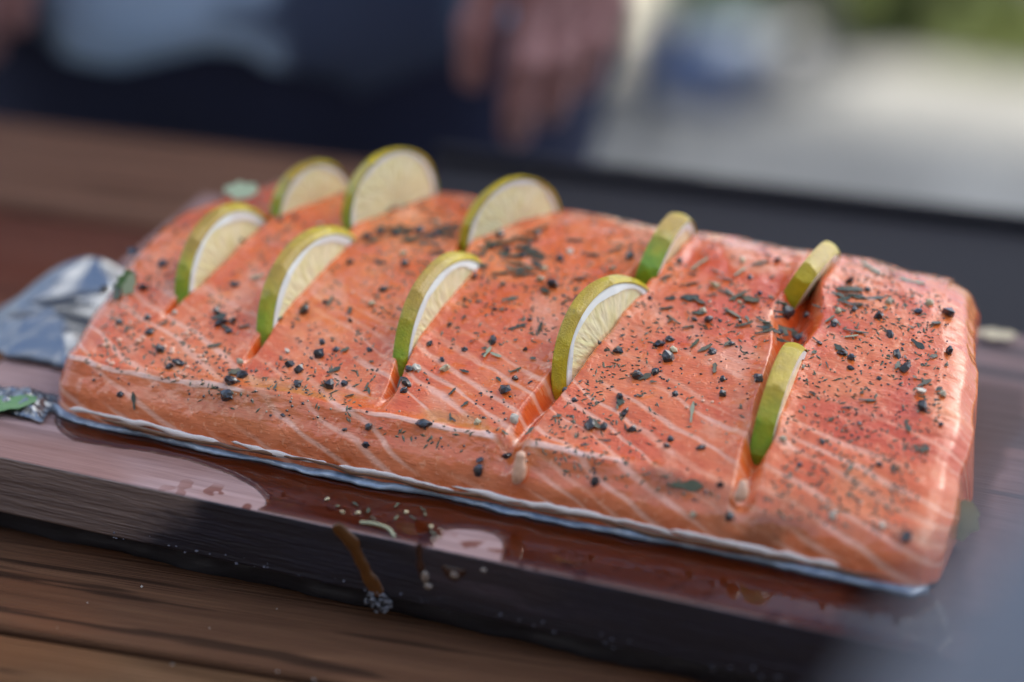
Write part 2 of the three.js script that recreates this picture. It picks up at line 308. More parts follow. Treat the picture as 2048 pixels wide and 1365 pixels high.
// white connective lines between the muscle flakes, in metres along x and along the section
function septa(x, s) {
  const f = s - 0.0245; // behind the ridge positive
  let lines = 0;
  for (const [slope, gap, w, seedk, gain] of [[1.55, 0.0165, 0.0011, 1, 1], [2.3, 0.0175, 0.0011, 2, 1]]) {
    const right = ss(0.235, 0.275, x), g = seedk === 1 ? 1 - right : right; if (g <= 0) continue;
    const bend = seedk === 1 ? slope * f + 9 * f * f * (f > 0 ? 1 : -2) : slope * f + 16 * Math.max(0, f) * f;
    const ph = (x + bend + (seedk === 1 ? 0.015 : 0.011) * (fbm(x * 40, s * 40, 3, 301 + seedk) - 0.5)) / gap, k = Math.floor(ph + 0.5), dd = Math.abs(ph - k - 0.5 * (hash(k, 8, seedk) - 0.5)) * gap / Math.hypot(1, slope);
    const life = ss(0.34, 0.66, fbm(k * 7.7, s * 60, 2, 310 + seedk) + 0.2 * hash(k, 3, seedk)), ww = w * (0.3 + 1.9 * fbm(k * 3.1, s * 130, 2, 320));
    const fade = (1 - ss(0.045, 0.085, f)) * mix(0.35, 1, ss(0.03, 0.0, Math.abs(f) - 0.02)) ;
    lines = Math.max(lines, g * gain * life * fade * (1 - ss(ww * 0.25, ww * 1.3, dd)));
  }
  return lines;
}
const ridgeLine = (x, s) => { // fat seam that follows the front ridge and breaks off in places
  const c = 0.0238 + 0.0016 * (fbm(x * 30, 7, 3, 330) - 0.5) * 2 + 0.0022 * (fbm(x * 75, 3, 2, 335) - 0.5), w = 0.0009 + 0.0018 * (fbm(x * 85, 2, 3, 331) - 0.35);
  return (1 - ss(w * 0.55, w * 1.15, Math.abs(s - c))) * ss(0.24, 0.34, fbm(x * 34, 9, 2, 333)) * (1 - ss(0.2, 0.225, x));
};
const fleshTex = texture(TW, TH, (u, v) => {
  const x = u * L, s = v * secLen, f = s - 0.0245;
  const a = fbm(x * 55, s * 55, 4, 401), b = fbm(x * 170, s * 170, 3, 402), fib = fbm(x * 260, s * 2400, 2, 403), red = fbm(x * 28 + 4, s * 34, 3, 404);
  let c = lerp3([216, 92, 32], [231, 132, 74], clamp(0.5 + 1.6 * (a - 0.5) + 0.5 * (b - 0.5)));
  c = lerp3(c, [204, 70, 22], ss(0.48, 0.72, red) * (0.25 + 0.5 * ss(0.03, 0.07, f) * ss(0.13, 0.1, f) + 0.5 * ss(0.25, 0.3, x)));
  c = lerp3(c, [231, 156, 122], ss(0.56, 0.74, fbm(x * 75 + 30 * s, s * 60, 4, 405)) * 0.7 * ss(0.31, 0.24, x));
  if (f < 0) c = lerp3(c, lerp3([196, 90, 44], [222, 130, 84], a), ss(0, -0.004, f) * 0.85);
  c = lerp3(c, [236, 176, 150], 0.10 * ss(0.52, 0.8, fib) * ss(-0.004, 0.004, f));
  c = lerp3(c, [186, 70, 40], 0.08 * ss(0.5, 0.2, fib) * ss(-0.004, 0.004, f));
  const q = septa(x, s); c = lerp3(c, [240, 201, 188], q * 0.6);
  const glaze = ss(0.5, 0.66, fbm(x * 40, s * 60, 3, 407)) * ss(0.012, 0.003, Math.abs(f + 0.006)); // brown pan juice dried on the flank
  c = lerp3(c, [176, 96, 44], glaze * 0.6);
  const pool = ss(0.46, 0.58, fbm(x * 46, s * 80, 3, 417)) * ss(0.0005, 0.002, f) * ss(0.009, 0.005, f) * ss(0.05, 0.08, x) * ss(0.21, 0.18, x); c = lerp3(c, [198, 124, 56], pool * 0.75);
  const brown = ss(0.46, 0.64, fbm(x * 30, s * 50, 3, 408)) * ss(0.17, 0.25, x) * ss(0.004, -0.003, f);
  c = lerp3(c, [140, 74, 36], brown * 0.85);
  c = lerp3(c, [240, 214, 206], ridgeLine(x, s) * 0.7);
  const fleck = ss(0.74, 0.8, fbm(x * 700, s * 700, 2, 409)); c = lerp3(c, [242, 190, 160], fleck * 0.3);
  return c;
}, true, false);
const fleshBump = gray(TW, TH, (u, v) => {
  const x = u * L, s = v * secLen;
  return 0.45 + 0.2 * (fbm(x * 420, s * 2200, 2, 411) - 0.5) + mix(0.25, 0.6, ss(0.019, 0.029, s)) * (fbm(x * 300, s * 300, 3, 412) - 0.5) + 0.22 * ridgeLine(x, s) - 0.14 * septa(x, s) + 0.2 * ss(0.68, 0.8, fbm(x * 620, s * 620, 2, 413));
}, false);
const fleshMat = phys({ map: fleshTex, bumpMap: fleshBump, bumpScale: 0.0006, roughness: 0.25, clearcoat: 0.7, clearcoatRoughness: 0.06, ior: 1.47 });
const salmon = thing('salmon_fillet', 'thick orange salmon fillet slashed and stuffed with lime slices on cedar plank', 'salmon');
{
  const xs = []; { // columns: dense at the cuts
    let x = 0; while (x < L) { xs.push(x); let near = 1; for (const c of CUTS) near = Math.min(near, Math.abs(x - (c.x0 + c.x1) / 2) / (c.w * 2.2 + 0.003)); x += near < 1 ? 0.0003 : 0.0006; } xs.push(L);
  }
  const nv = 420, R = 0.014, cz = -0.08, rows = [];
  const ring = (x, inset, xx) => { // a section drawn in by inset at the rounded ends
    const r = []; for (let j = 0; j <= nv; j++) { const q = flesh(x, j / nv); r.push([xx + q[0] - x, q[1] * (1 - inset / 0.05), cz + (q[2] - cz) * (1 - inset / 0.085)]); } return r;
  };
  const NC = 12, wob = (k) => 0.0012 * (n2(k * 0.9, 4, 77) - 0.5);
  for (let k = 6; k >= 1; k--) rows.push([ring(0, R + (0.05 - R) * (k / 6) * 0.999, 0.0005 - 0.0012 * k / 6), 0]);
  for (let k = 0; k < NC; k++) { const th = (k / NC) * Math.PI / 2; rows.push([ring(R * Math.sin(th) * 0.0, R * (1 - Math.sin(th)), R * (1 - Math.cos(th)) + wob(k)), R * (1 - Math.cos(th))]); }
  for (const x of xs) if (x > R && x < L - R) { const r = []; const us = []; for (let j = 0; j <= nv; j++) { const q = warpX(x, secAt(j / nv)[0]); us.push(q); r.push(flesh(q, j / nv)); } rows.push([r, us]); }
  for (let k = NC - 1; k >= 0; k--) { const th = (k / NC) * Math.PI / 2; rows.push([ring(L, R * (1 - Math.sin(th)), L - R * (1 - Math.cos(th)) + wob(k + 40)), L - R * (1 - Math.cos(th))]); }
  for (let k = 1; k <= 6; k++) rows.push([ring(L, R + (0.05 - R) * (k / 6) * 0.999, L + 0.0012 * k / 6), L]);
  const g = gridGeo(rows.length - 1, nv, (u, v, i, j) => rows[i][0][j]);
  const uv = g.attributes.uv; for (let j = 0; j <= nv; j++) for (let i = 0; i < rows.length; i++) uv.setXY(j * rows.length + i, clamp((Array.isArray(rows[i][1]) ? rows[i][1][j] : rows[i][1]) / L, 0.002, 0.998), clamp(j / nv, 0.002, 0.998));
  part('flesh', g, fleshMat, salmon);
}
{ // silver skin curling out under the front edge
  const nu = 420, nv = 14;
  const g = gridGeo(nu, nv, (u, v) => {
    const x = 0.0015 + u * (L - 0.004), k = ss(0, 0.02, u) * ss(1, 0.985, u), out = (0.0044 + 0.0042 * (fbm(x * 46, 1, 3, 501) - 0.5) + 0.0009 * (fbm(x * 240, 4, 2, 502) - 0.5)) * k, h = 0.0029 + 0.0026 * (fbm(x * 60, 8, 3, 503) - 0.5);
    const a = v * Math.PI, zb = 0.0034 * (fbm(x * 18, 1.5, 3, 207) - 0.5) - 0.003 * ss(0.06, 0, x);
    return [x, 0.0004 + h * (1 - Math.cos(a)) / 2 , zb - 0.001 + out * Math.pow(Math.sin(a), 0.6) + 0.0012 * (1 - v)];
  });
  const tex = texture(2048, 32, (u, v) => { const a = fbm(u * 80, v * 3, 3, 510), b = fbm(u * 300, v * 5, 2, 511); return lerp3([92, 106, 124], [172, 184, 196], clamp(0.45 + 1.0 * (a - 0.5) + 0.25 * (b - 0.5))); }, true, false);
  part('skin', g, phys({ map: tex, roughness: 0.28, clearcoat: 0.6, clearcoatRoughness: 0.12, metalness: 0.15 }), salmon);
}
{ // white fat edge between skin and flesh: ragged rope with a brown seam
  const mk = (x0, x1, y, dz, r, s) => gridGeo(Math.round((x1 - x0) / 0.0007), 8, (u, v) => {
    const x = mix(x0, x1, u), a = v * Math.PI * 2, e = ss(0, 0.06, u) * ss(1, 0.94, u), rad = e * r * (0.1 + 1.7 * fbm(x * 150, 2, 3, s));
    const zb = 0.0034 * (fbm(x * 18, 1.5, 3, 207) - 0.5) - 0.003 * ss(0.06, 0, x);
    return [x, y + 0.0026 * (fbm(x * 90, 5, 3, s + 1) - 0.5) + rad * Math.cos(a), 0.0022 + zb + dz + rad * 0.8 * Math.sin(a)];
  });
  const fat = phys({ color: lin(0.74, 0.68, 0.64), roughness: 0.4, clearcoat: 0.5, clearcoatRoughness: 0.2 });
  for (const [a, b, s] of [[0.01, 0.072, 1], [0.075, 0.112, 2], [0.114, 0.158, 3], [0.156, 0.235, 4], [0.232, 0.29, 5]]) part('fat_edge', mk(a, b, 0.0058, 0.0003, 0.0009, 520 + s * 3), fat, salmon);
  const brown = phys({ color: lin(0.16, 0.07, 0.03), roughness: 0.3, clearcoat: 0.8, clearcoatRoughness: 0.1 });
  part('brown_seam', mk(0.02, 0.31, 0.0047, 0.0008, 0.0008, 541), brown, salmon);
}
{ // cloudy white juice set at the mouth of two cuts
  const m = phys({ color: lin(0.72, 0.42, 0.27), roughness: 0.3, clearcoat: 0.6, clearcoatRoughness: 0.15 });
  for (const [x, y, z, r, h] of [[0.1795, 0.0150, 0.0002, 0.0022, 0.006], [0.2535, 0.0195, -0.0068, 0.0020, 0.003]]) {
    const g = netMesh((a, b, c) => union([cone([0, h, -0.001], [0, 0, 0.0006], r * 0.8, r), cone([0.0005, h * 0.3, 0], [-0.0006, -h * 0.4, 0.0008], r * 0.6, r * 0.7)], 0.002)(a, b, c) + 0.0006 * (fbm3(a * 900, b * 900, c * 900, 2, 3) - 0.5), [-0.008, -0.01, -0.008], [0.008, 0.013, 0.008], 0.0006);
    part('set_juice', g, m, salmon).position.set(x, y, z);
  }
}

// ---------------------------------------------------------------- lime slices pushed into the cuts
const pulpTex = texture(512, 512, (u, v) => {
  const x = u - 0.5, y = v - 0.5, r = Math.hypot(x, y) * 2, a = Math.atan2(y, x), k = (a / (Math.PI * 2) + 0.5) * 9, m = Math.abs(k - Math.round(k)) * r;
  const ves = fbm(a * 14, r * 6 + 3 * n2(a * 9, 2, 5), 3, 601);
  let c = lerp3([234, 228, 164], [248, 243, 204], clamp(0.5 + 1.3 * (ves - 0.5)));
  c = lerp3(c, [236, 232, 196], 0.45 * (1 - ss(0.006, 0.04, m))); c = lerp3(c, [234, 232, 206], ss(0.86, 0.97, r));
  return c;
}, true, false);
const pulpBump = gray(512, 512, (u, v) => { const x = u - 0.5, y = v - 0.5, r = Math.hypot(x, y) * 2, a = Math.atan2(y, x); return fbm(a * 16, r * 7, 3, 601); }, false);
const poreBump = gray(256, 256, (u, v) => 0.5 + 0.8 * (fbm(u * 40, v * 40, 2, 611) - 0.5));
poreBump.repeat.set(60, 60);
const rindMat = phys({ vertexColors: true, bumpMap: poreBump, bumpScale: 0.00025, roughness: 0.4, clearcoat: 0.5, clearcoatRoughness: 0.25 });
const pithMat = phys({ color: lin(0.8, 0.82, 0.76), roughness: 0.6, clearcoat: 0.15, clearcoatRoughness: 0.3 });
const pulpMat = phys({ map: pulpTex, bumpMap: pulpBump, bumpScale: 0.0006, roughness: 0.38, clearcoat: 0.45, clearcoatRoughness: 0.2 });
function limeGeo(r, T, s, greenA, greenB, brown, taper, bend) {
  const a0 = -0.35, a1 = Math.PI + 0.35, n = 120, wob = (a) => 0.00035 * Math.sin(a * 2.3 + s) + 0.0002 * Math.sin(a * 5.1 + s * 2);
  const bandGeo = (ro, ri, th) => { // annular band of the slice, a in [a0, a1], chamfered section
    const prof = (o, i) => { const h = th / 2, B = 0.0011, r = [-1, -0.88, -0.6, -0.2, 0.2, 0.6, 0.88, 1].map((k) => [o - B * k * k, h * k]); return [...r, [i, h], [i, -h], r[0]]; };
    return gridGeo(n, 10, (u, v, ii, j) => { const a = mix(a0, a1, u), [q, d] = prof(ro(a), ri(a))[j]; const rr2 = q * (1 - taper * d); return [rr2 * Math.cos(a), rr2 * Math.sin(a), d]; }, (u, v, q) => [mix(a0, a1, u) * r, v * T * 2]);
  };
  const pithIn = (a) => r - (taper < 0 ? 0.0036 : 0.0048) - 0.0009 * (n2(a * 5, s + 3, 9) - 0.5) + 0.0012 * Math.pow(Math.abs(Math.sin(a * 2.2 + s)), 6);
  const outer = (a) => r + wob(a);
  const rind = bandGeo(outer, (a) => r - 0.0012, T), pith = bandGeo((a) => r - 0.0011, pithIn, T - 0.0003);
  const pulp = (() => { // flat sector body with a slightly swollen face
    const gs = []; for (const sgn of [1, -1]) gs.push(gridGeo(48, 14, (u, v) => { const a = mix(a0, a1, u), dz = sgn * (T / 2 - 0.0007), q = v * (pithIn(a) + 0.0004) * (1 - taper * dz); return [q * Math.cos(a), q * Math.sin(a), sgn * (T / 2 - 0.0007 + 0.0004 * Math.sin(v * 3.1))]; }, (u, v, q) => [0.5 + q[0] / (2 * r), 0.5 + q[1] / (2 * r)]));
    const idx = gs[1].index.array; for (let i = 0; i < idx.length; i += 3) { const t = idx[i]; idx[i] = idx[i + 1]; idx[i + 1] = t; }
    gs.forEach((g) => g.computeVertexNormals()); return mergeGeometries(gs);
  })();
  for (const g of [rind, pith, pulp]) {
    const p = g.attributes.position; for (let i = 0; i < p.count; i++) { const x = p.getX(i), y = p.getY(i); p.setZ(i, p.getZ(i) + bend * (x * x * 10 + y * 0.12 * Math.sin(x * 80))); } g.computeVertexNormals();
  }
  const lg = [0.20, 0.38, 0.012], yl = [0.58, 0.44, 0.006], br = [0.4, 0.24, 0.004];
  paint(rind, (x, y, z) => { // ripe yellow with green ends, as the peel is
    const a = Math.atan2(y, x), e = a < -1.5 ? Math.PI : a, k = n3(x * 900, y * 900, z * 900, 5), m = fbm3(x * 330, y * 330, z * 330, 3, s);
    let c = lerp3(yl, br, clamp(brown * ss(0.9, 1.6, e) * ss(2.6, 1.9, e) * 1.1 + 0.7 * (m - 0.5)));
    c = lerp3(c, lg, Math.max(ss(greenB - 0.5, greenB + 0.4, e + 0.5 * (m - 0.5)), 1 - ss(greenA - 0.3, greenA + 0.35, e + 0.5 * (m - 0.5))));
    return c.map((q) => q * (0.82 + 0.36 * k));
  });
  return { rind: toCreasedNormals(rind, 0.95), pith: toCreasedNormals(pith, 0.7), pulp };
}
// centre x, z; radius; height of the centre over the flesh; heading (deg from the back toward +x); lean of the top toward -x (deg); tilt of the chord (deg); thickness ...
const LIMES = [
  { x: 0.0365, z: -0.071, r: 0.031, h: -0.015, head: 9, lean: 7, tilt: 15, T: 0.0050, tp: 12, gA: 0.1, gB: 2.4, br: 1, bend: 0.10, label: 'lime slice in the first cut from the foil, front row' },
  { x: 0.0745, z: -0.064, r: 0.037, h: -0.020, head: 9, lean: 7, tilt: 16, T: 0.0054, tp: 12, gA: 0.1, gB: 2.42, br: 0.8, bend: 0.10, label: 'long lime slice in the second cut from the foil, front row' },
  { x: 0.1265, z: -0.062, r: 0.036, h: -0.020, head: 8, lean: 4, tilt: 16, T: 0.0050, tp: 12, gA: 0.1, gB: 2.36, br: 0.9, bend: 0.06, label: 'lime slice with speckled olive peel in the middle cut, front row' },
  { x: 0.1865, z: -0.065, r: 0.032, h: -0.0155, head: 17, lean: 9, tilt: 16, T: 0.0050, tp: 12, gA: 0.1, gB: 3.4, br: 0.6, bend: 0.10, label: 'lime slice in the open fourth cut, its yellow tip pointing down the cut' },
  { x: 0.2550, z: -0.0515, r: 0.029, h: -0.0160, head: 2, lean: -4, tilt: 16, T: 0.0068, gA: 0.1, gB: 2.35, br: 0.5, bend: 0.0, tp: 4, label: 'lime slice standing edge on in the fifth cut with pith showing both sides' },
  { x: 0.0535, z: -0.116, r: 0.0195, h: -0.004, head: 26, lean: 4, tilt: 3, T: 0.0072, gA: 0.1, gB: 2.6, br: 0.8, bend: 0, tp: -10, label: 'small lime slice in the first cut from the foil, back row' },
  { x: 0.0850, z: -0.118, r: 0.0222, h: 0.001, head: 27, lean: 2, tilt: 1, T: 0.0078, gA: 0.1, gB: 2.8, br: 0.2, bend: 0, tp: -18, label: 'tall upright lime slice showing its broad round face, back row' },
  { x: 0.1330, z: -0.119, r: 0.0232, h: -0.006, head: 31, lean: 2, tilt: 1, T: 0.0072, gA: 0.1, gB: 3.1, br: 0.2, bend: 0, tp: -18, label: 'lime slice in the middle cut showing its half round face, back row' },
  { x: 0.1960, z: -0.116, r: 0.0215, h: -0.0085, head: 6, lean: -10, tilt: 3, T: 0.0076, gA: 0.1, gB: 2.3, br: 0.9, bend: 0, tp: 2, label: 'narrow lime slice with a pointed top and green foot, back row' },
  { x: 0.2505, z: -0.117, r: 0.0175, h: -0.006, head: 12, lean: -22, tilt: 3, T: 0.0066, gA: 0.1, gB: 3.1, br: 0.7, bend: 0, tp: 10, label: 'narrow lime slice leaning toward the end of the fillet, back row' },
];
LIMES.forEach((q, i) => {
  const s = onFlesh(q.x + 0.006, q.z), base = new THREE.Vector3(q.x, s.p.y, q.z), th = THREE.MathUtils.degToRad(q.head), ti = THREE.MathUtils.degToRad(q.tilt), le = THREE.MathUtils.degToRad(q.lean);
  const A = new THREE.Vector3(Math.sin(th) * Math.cos(ti), Math.sin(ti), -Math.cos(th) * Math.cos(ti)); // toward the back
  const N0 = new THREE.Vector3(Math.cos(th), 0, Math.sin(th)), B0 = new THREE.Vector3().crossVectors(N0, A).normalize();
  const N = N0.clone().multiplyScalar(Math.cos(le)).addScaledVector(B0, Math.sin(le)), B = new THREE.Vector3().crossVectors(N, A).normalize();
  const t = thing('lime_slice', q.label, 'lime slice', [0, 0, 0], 'lime slices stuck into the cuts of the fillet');
  const m = new THREE.Matrix4().makeBasis(A, B, N); t.quaternion.setFromRotationMatrix(m); t.position.copy(base.addScaledVector(B, q.h));
  const g = limeGeo(q.r, q.T, i * 7 + 1, q.gA, q.gB, q.br, q.tp ?? 22, q.bend);
  part('rind', g.rind, rindMat, t); part('pith', g.pith, pithMat, t); part('pulp', g.pulp, pulpMat, t);
});

// ---------------------------------------------------------------- pepper and herbs on the fillet
function pepperGeo(s, rough) {
  let g = new THREE.IcosahedronGeometry(1, s % 2 ? 0 : 1); const p = g.attributes.position;
  for (let i = 0; i < p.count; i++) { const x = p.getX(i), y = p.getY(i), z = p.getZ(i), k = 0.6 + rough * n3(x * 1.6 + s, y * 1.6, z * 1.6, s); p.setXYZ(i, x * k * (0.85 + 0.3 * hash(s, 1, 2)), y * k * 0.75, z * k * (0.85 + 0.3 * hash(s, 2, 2))); }
  g.computeVertexNormals(); return g;
}
const peppers = [0, 1, 2, 3, 4, 5].map((s) => pepperGeo(s * 5 + 1, 1.15));
const pepMats = [[0.014, 0.013, 0.018], [0.022, 0.017, 0.017], [0.012, 0.014, 0.02]].map((c) => phys({ color: lin(...c), roughness: 0.4, clearcoat: 0.9, clearcoatRoughness: 0.12 }));
const paleMats = [[0.5, 0.42, 0.25], [0.42, 0.36, 0.24], [0.55, 0.5, 0.4]].map((c) => phys({ color: lin(...c), roughness: 0.5, clearcoat: 0.4, clearcoatRoughness: 0.25 }));
function lay(m, x, z, sx, sy, sz, heading, sink) {
  const s = onFlesh(x, z), q = new THREE.Quaternion().setFromUnitVectors(new THREE.Vector3(0, 1, 0), s.n);
  m.quaternion.copy(q).multiply(new THREE.Quaternion().setFromAxisAngle(new THREE.Vector3(0, 1, 0), heading));
  m.position.copy(s.p).addScaledVector(s.n, sink); m.scale.set(sx, sy, sz); return m;
}
const BLACK_PEPPER = [[0.0043,-0.0646,1.87],[0.0178,-0.0613,1.67],[0.0095,-0.0527,1.66],[0.0167,-0.0477,1.65],[0.0034,-0.0426,1.83],[0.0261,-0.0336,1.44],[0.0172,-0.0287,1.44],[0.0302,-0.0275,1.61],[0.0801,-0.0499,2.16],[0.0493,-0.0571,1.28],[0.0572,-0.0389,1.26],[0.0496,-0.042,1.8],[0.0525,-0.0362,1.61],[0.0579,-0.0335,1.07],[0.0375,-0.0204,1.78],[0.0471,-0.0159,1.76],[0.0442,-0.0137,1.41],[0.0946,-0.0301,2.11],[0.0991,-0.0342,1.06],[0.0905,-0.0219,1.57],[0.0859,-0.0237,1.4],[0.0926,-0.0158,1.39],[0.1035,-0.018,2.08],[0.1082,-0.0203,1.21],[0.0692,-0.0111,2.44],[0.0711,-0.0161,1.75],[0.0699,-0.0064,2.09],[0.093,-0.036,1.24],[0.1283,-0.0305,1.39],[0.1292,-0.0246,1.56],[0.1301,-0.0213,1.03],[0.1418,-0.0093,2.04],[0.1638,-0.029,2.23],[0.1375,-0.0382,1.05],[0.165,-0.036,1.03],[0.1514,-0.0508,1.58],[0.1626,-0.0832,2.52],[0.1338,-0.0809,1.45],[0.1737,-0.078,1.07],[0.1062,-0.0818,1.65],[0.1032,-0.0673,1.27],[0.2054,-0.0476,1.72],[0.2137,-0.0574,2.07],[0.2113,-0.0667,1.4],[0.2084,-0.0633,1.57],[0.2274,-0.064,1.38],[0.1965,-0.0225,1.85],[0.2108,-0.0245,1.51],[0.246,-0.0954,2.48],[0.252,-0.1013,1.42],[0.2216,-0.0794,1.58],[0.2326,-0.0816,0.88],[0.2697,-0.0988,1.23],[0.2796,-0.097,1.58],[0.2953,-0.1046,1.4],[0.3073,-0.1088,2.11],[0.2642,-0.0891,1.57],[0.2858,-0.0884,1.21],[0.3081,-0.0861,1.54],[0.29,-0.0788,1.72],[0.2741,-0.073,1.37],[0.2707,-0.0746,1.55],[0.2935,-0.0727,2.04],[0.2749,-0.068,1.02],[0.3023,-0.0559,2.01],[0.2108,-0.0504,1.2],[0.1954,-0.0566,1.74],[0.2344,-0.0522,1.02],[0.2362,-0.0457,1.19],[0.2063,-0.0306,1.35],[0.2247,-0.0234,1.0],[0.2242,-0.0206,1.0],[0.2356,-0.0216,1.16],[0.2463,-0.0542,1.7],[0.2736,-0.0332,0.99],[0.2025,-0.0364,1.36],[0.2205,-0.0424,1.02],[0.2014,-0.0228,1.51],[0.2326,-0.0696,1.04],[0.2359,-0.1215,1.46],[0.2025,-0.1093,1.27],[0.1237,-0.0053,1.53],[0.1242,-0.0009,1.02],[0.1647,-0.0023,1.18],[0.1647,-0.0001,1.68],[0.1725,-0.0051,1.17],[0.205,-0.0028,1.82],[0.308,-0.0042,1.91],[0.2511,-0.001,1.63],[0.2455,-0.009,1.14],[0.2938,-0.0283,0.98],[0.0858,-0.0786,1.29],[0.0864,-0.0941,1.68],[0.0899,-0.0979,1.49],[0.0956,-0.0985,1.49],[0.1039,-0.1028,1.49],[0.1103,-0.1019,1.3],[0.1337,-0.1082,1.67],[0.1397,-0.0996,1.66],[0.146,-0.0981,1.47],[0.1471,-0.1121,1.49],[0.1335,-0.1005,1.48],[0.1602,-0.099,1.28],[0.1465,-0.1051,1.29],[0.0494,-0.0972,1.13],[0.0542,-0.1004,1.14],[0.0401,-0.0816,1.12],[0.2523,-0.0881,1.58],[0.2462,-0.0839,1.4],[0.2513,-0.0812,1.22],[0.1842,-0.1078,1.64],[0.2636,-0.1175,1.44],[0.2719,-0.1127,1.25],[0.0542,-0.038,1.26],[0.0855,-0.0559,0.9],[0.0983,-0.0486,0.89],[0.1109,-0.0366,0.88],[0.134,-0.0548,1.06],[0.1346,-0.0684,0.9],[0.1468,-0.066,0.89],[0.1606,-0.0642,0.89],[0.18,-0.0561,0.87],[0.1639,-0.0496,0.87],[0.1885,-0.0581,0.87],[0.2168,-0.0789,0.88],[0.189,-0.0798,0.89],[0.1985,-0.0851,0.89],[0.2352,-0.0986,1.07],[0.2295,-0.1065,1.08],[0.262,-0.0773,0.87],[0.2856,-0.0655,0.85],[0.3092,-0.05,0.83],[0.2837,-0.0437,0.83],[0.2688,-0.0222,0.82],[0.1882,-0.0314,0.85],[0.1834,-0.035,0.86],[0.1434,-0.0446,0.88],[0.1306,-0.0439,0.88],[0.0305,-0.0014,1.06],[0.0918,-0.0038,0.86],[0.1153,-0.0034,0.85]];
const PALE_PEPPER = [[0.1593,-0.0142,1.19],[0.1711,-0.0177,1.69],[0.1307,-0.0316,1.39],[0.1402,-0.0345,1.56],[0.2142,-0.0616,1.39],[0.3008,-0.0629,1.68],[0.3085,-0.064,1.34],[0.2609,-0.0305,1.16],[0.282,-0.1068,1.41],[0.2993,-0.112,1.41],[0.2186,-0.0837,1.41],[0.2643,-0.0962,1.06],[0.2188,-0.0984,1.61],[0.2242,-0.1172,1.27],[0.067,-0.0782,1.48],[0.103,-0.0874,1.29],[0.1026,-0.0592,1.26],[0.1564,-0.0919,1.09],[0.2996,-0.0063,1.44],[0.2836,-0.0061,1.29],[0.2396,-0.0,1.31],[0.1571,-0.0855,1.45],[0.0814,-0.0892,1.11],[0.0654,-0.0983,1.13],[0.1078,-0.111,1.13],[0.1622,-0.1047,1.1],[0.1804,-0.0984,1.09],[0.0343,-0.0382,0.9],[0.0678,-0.0213,1.06],[0.0824,-0.0296,0.88],[0.2296,-0.092,0.89]];
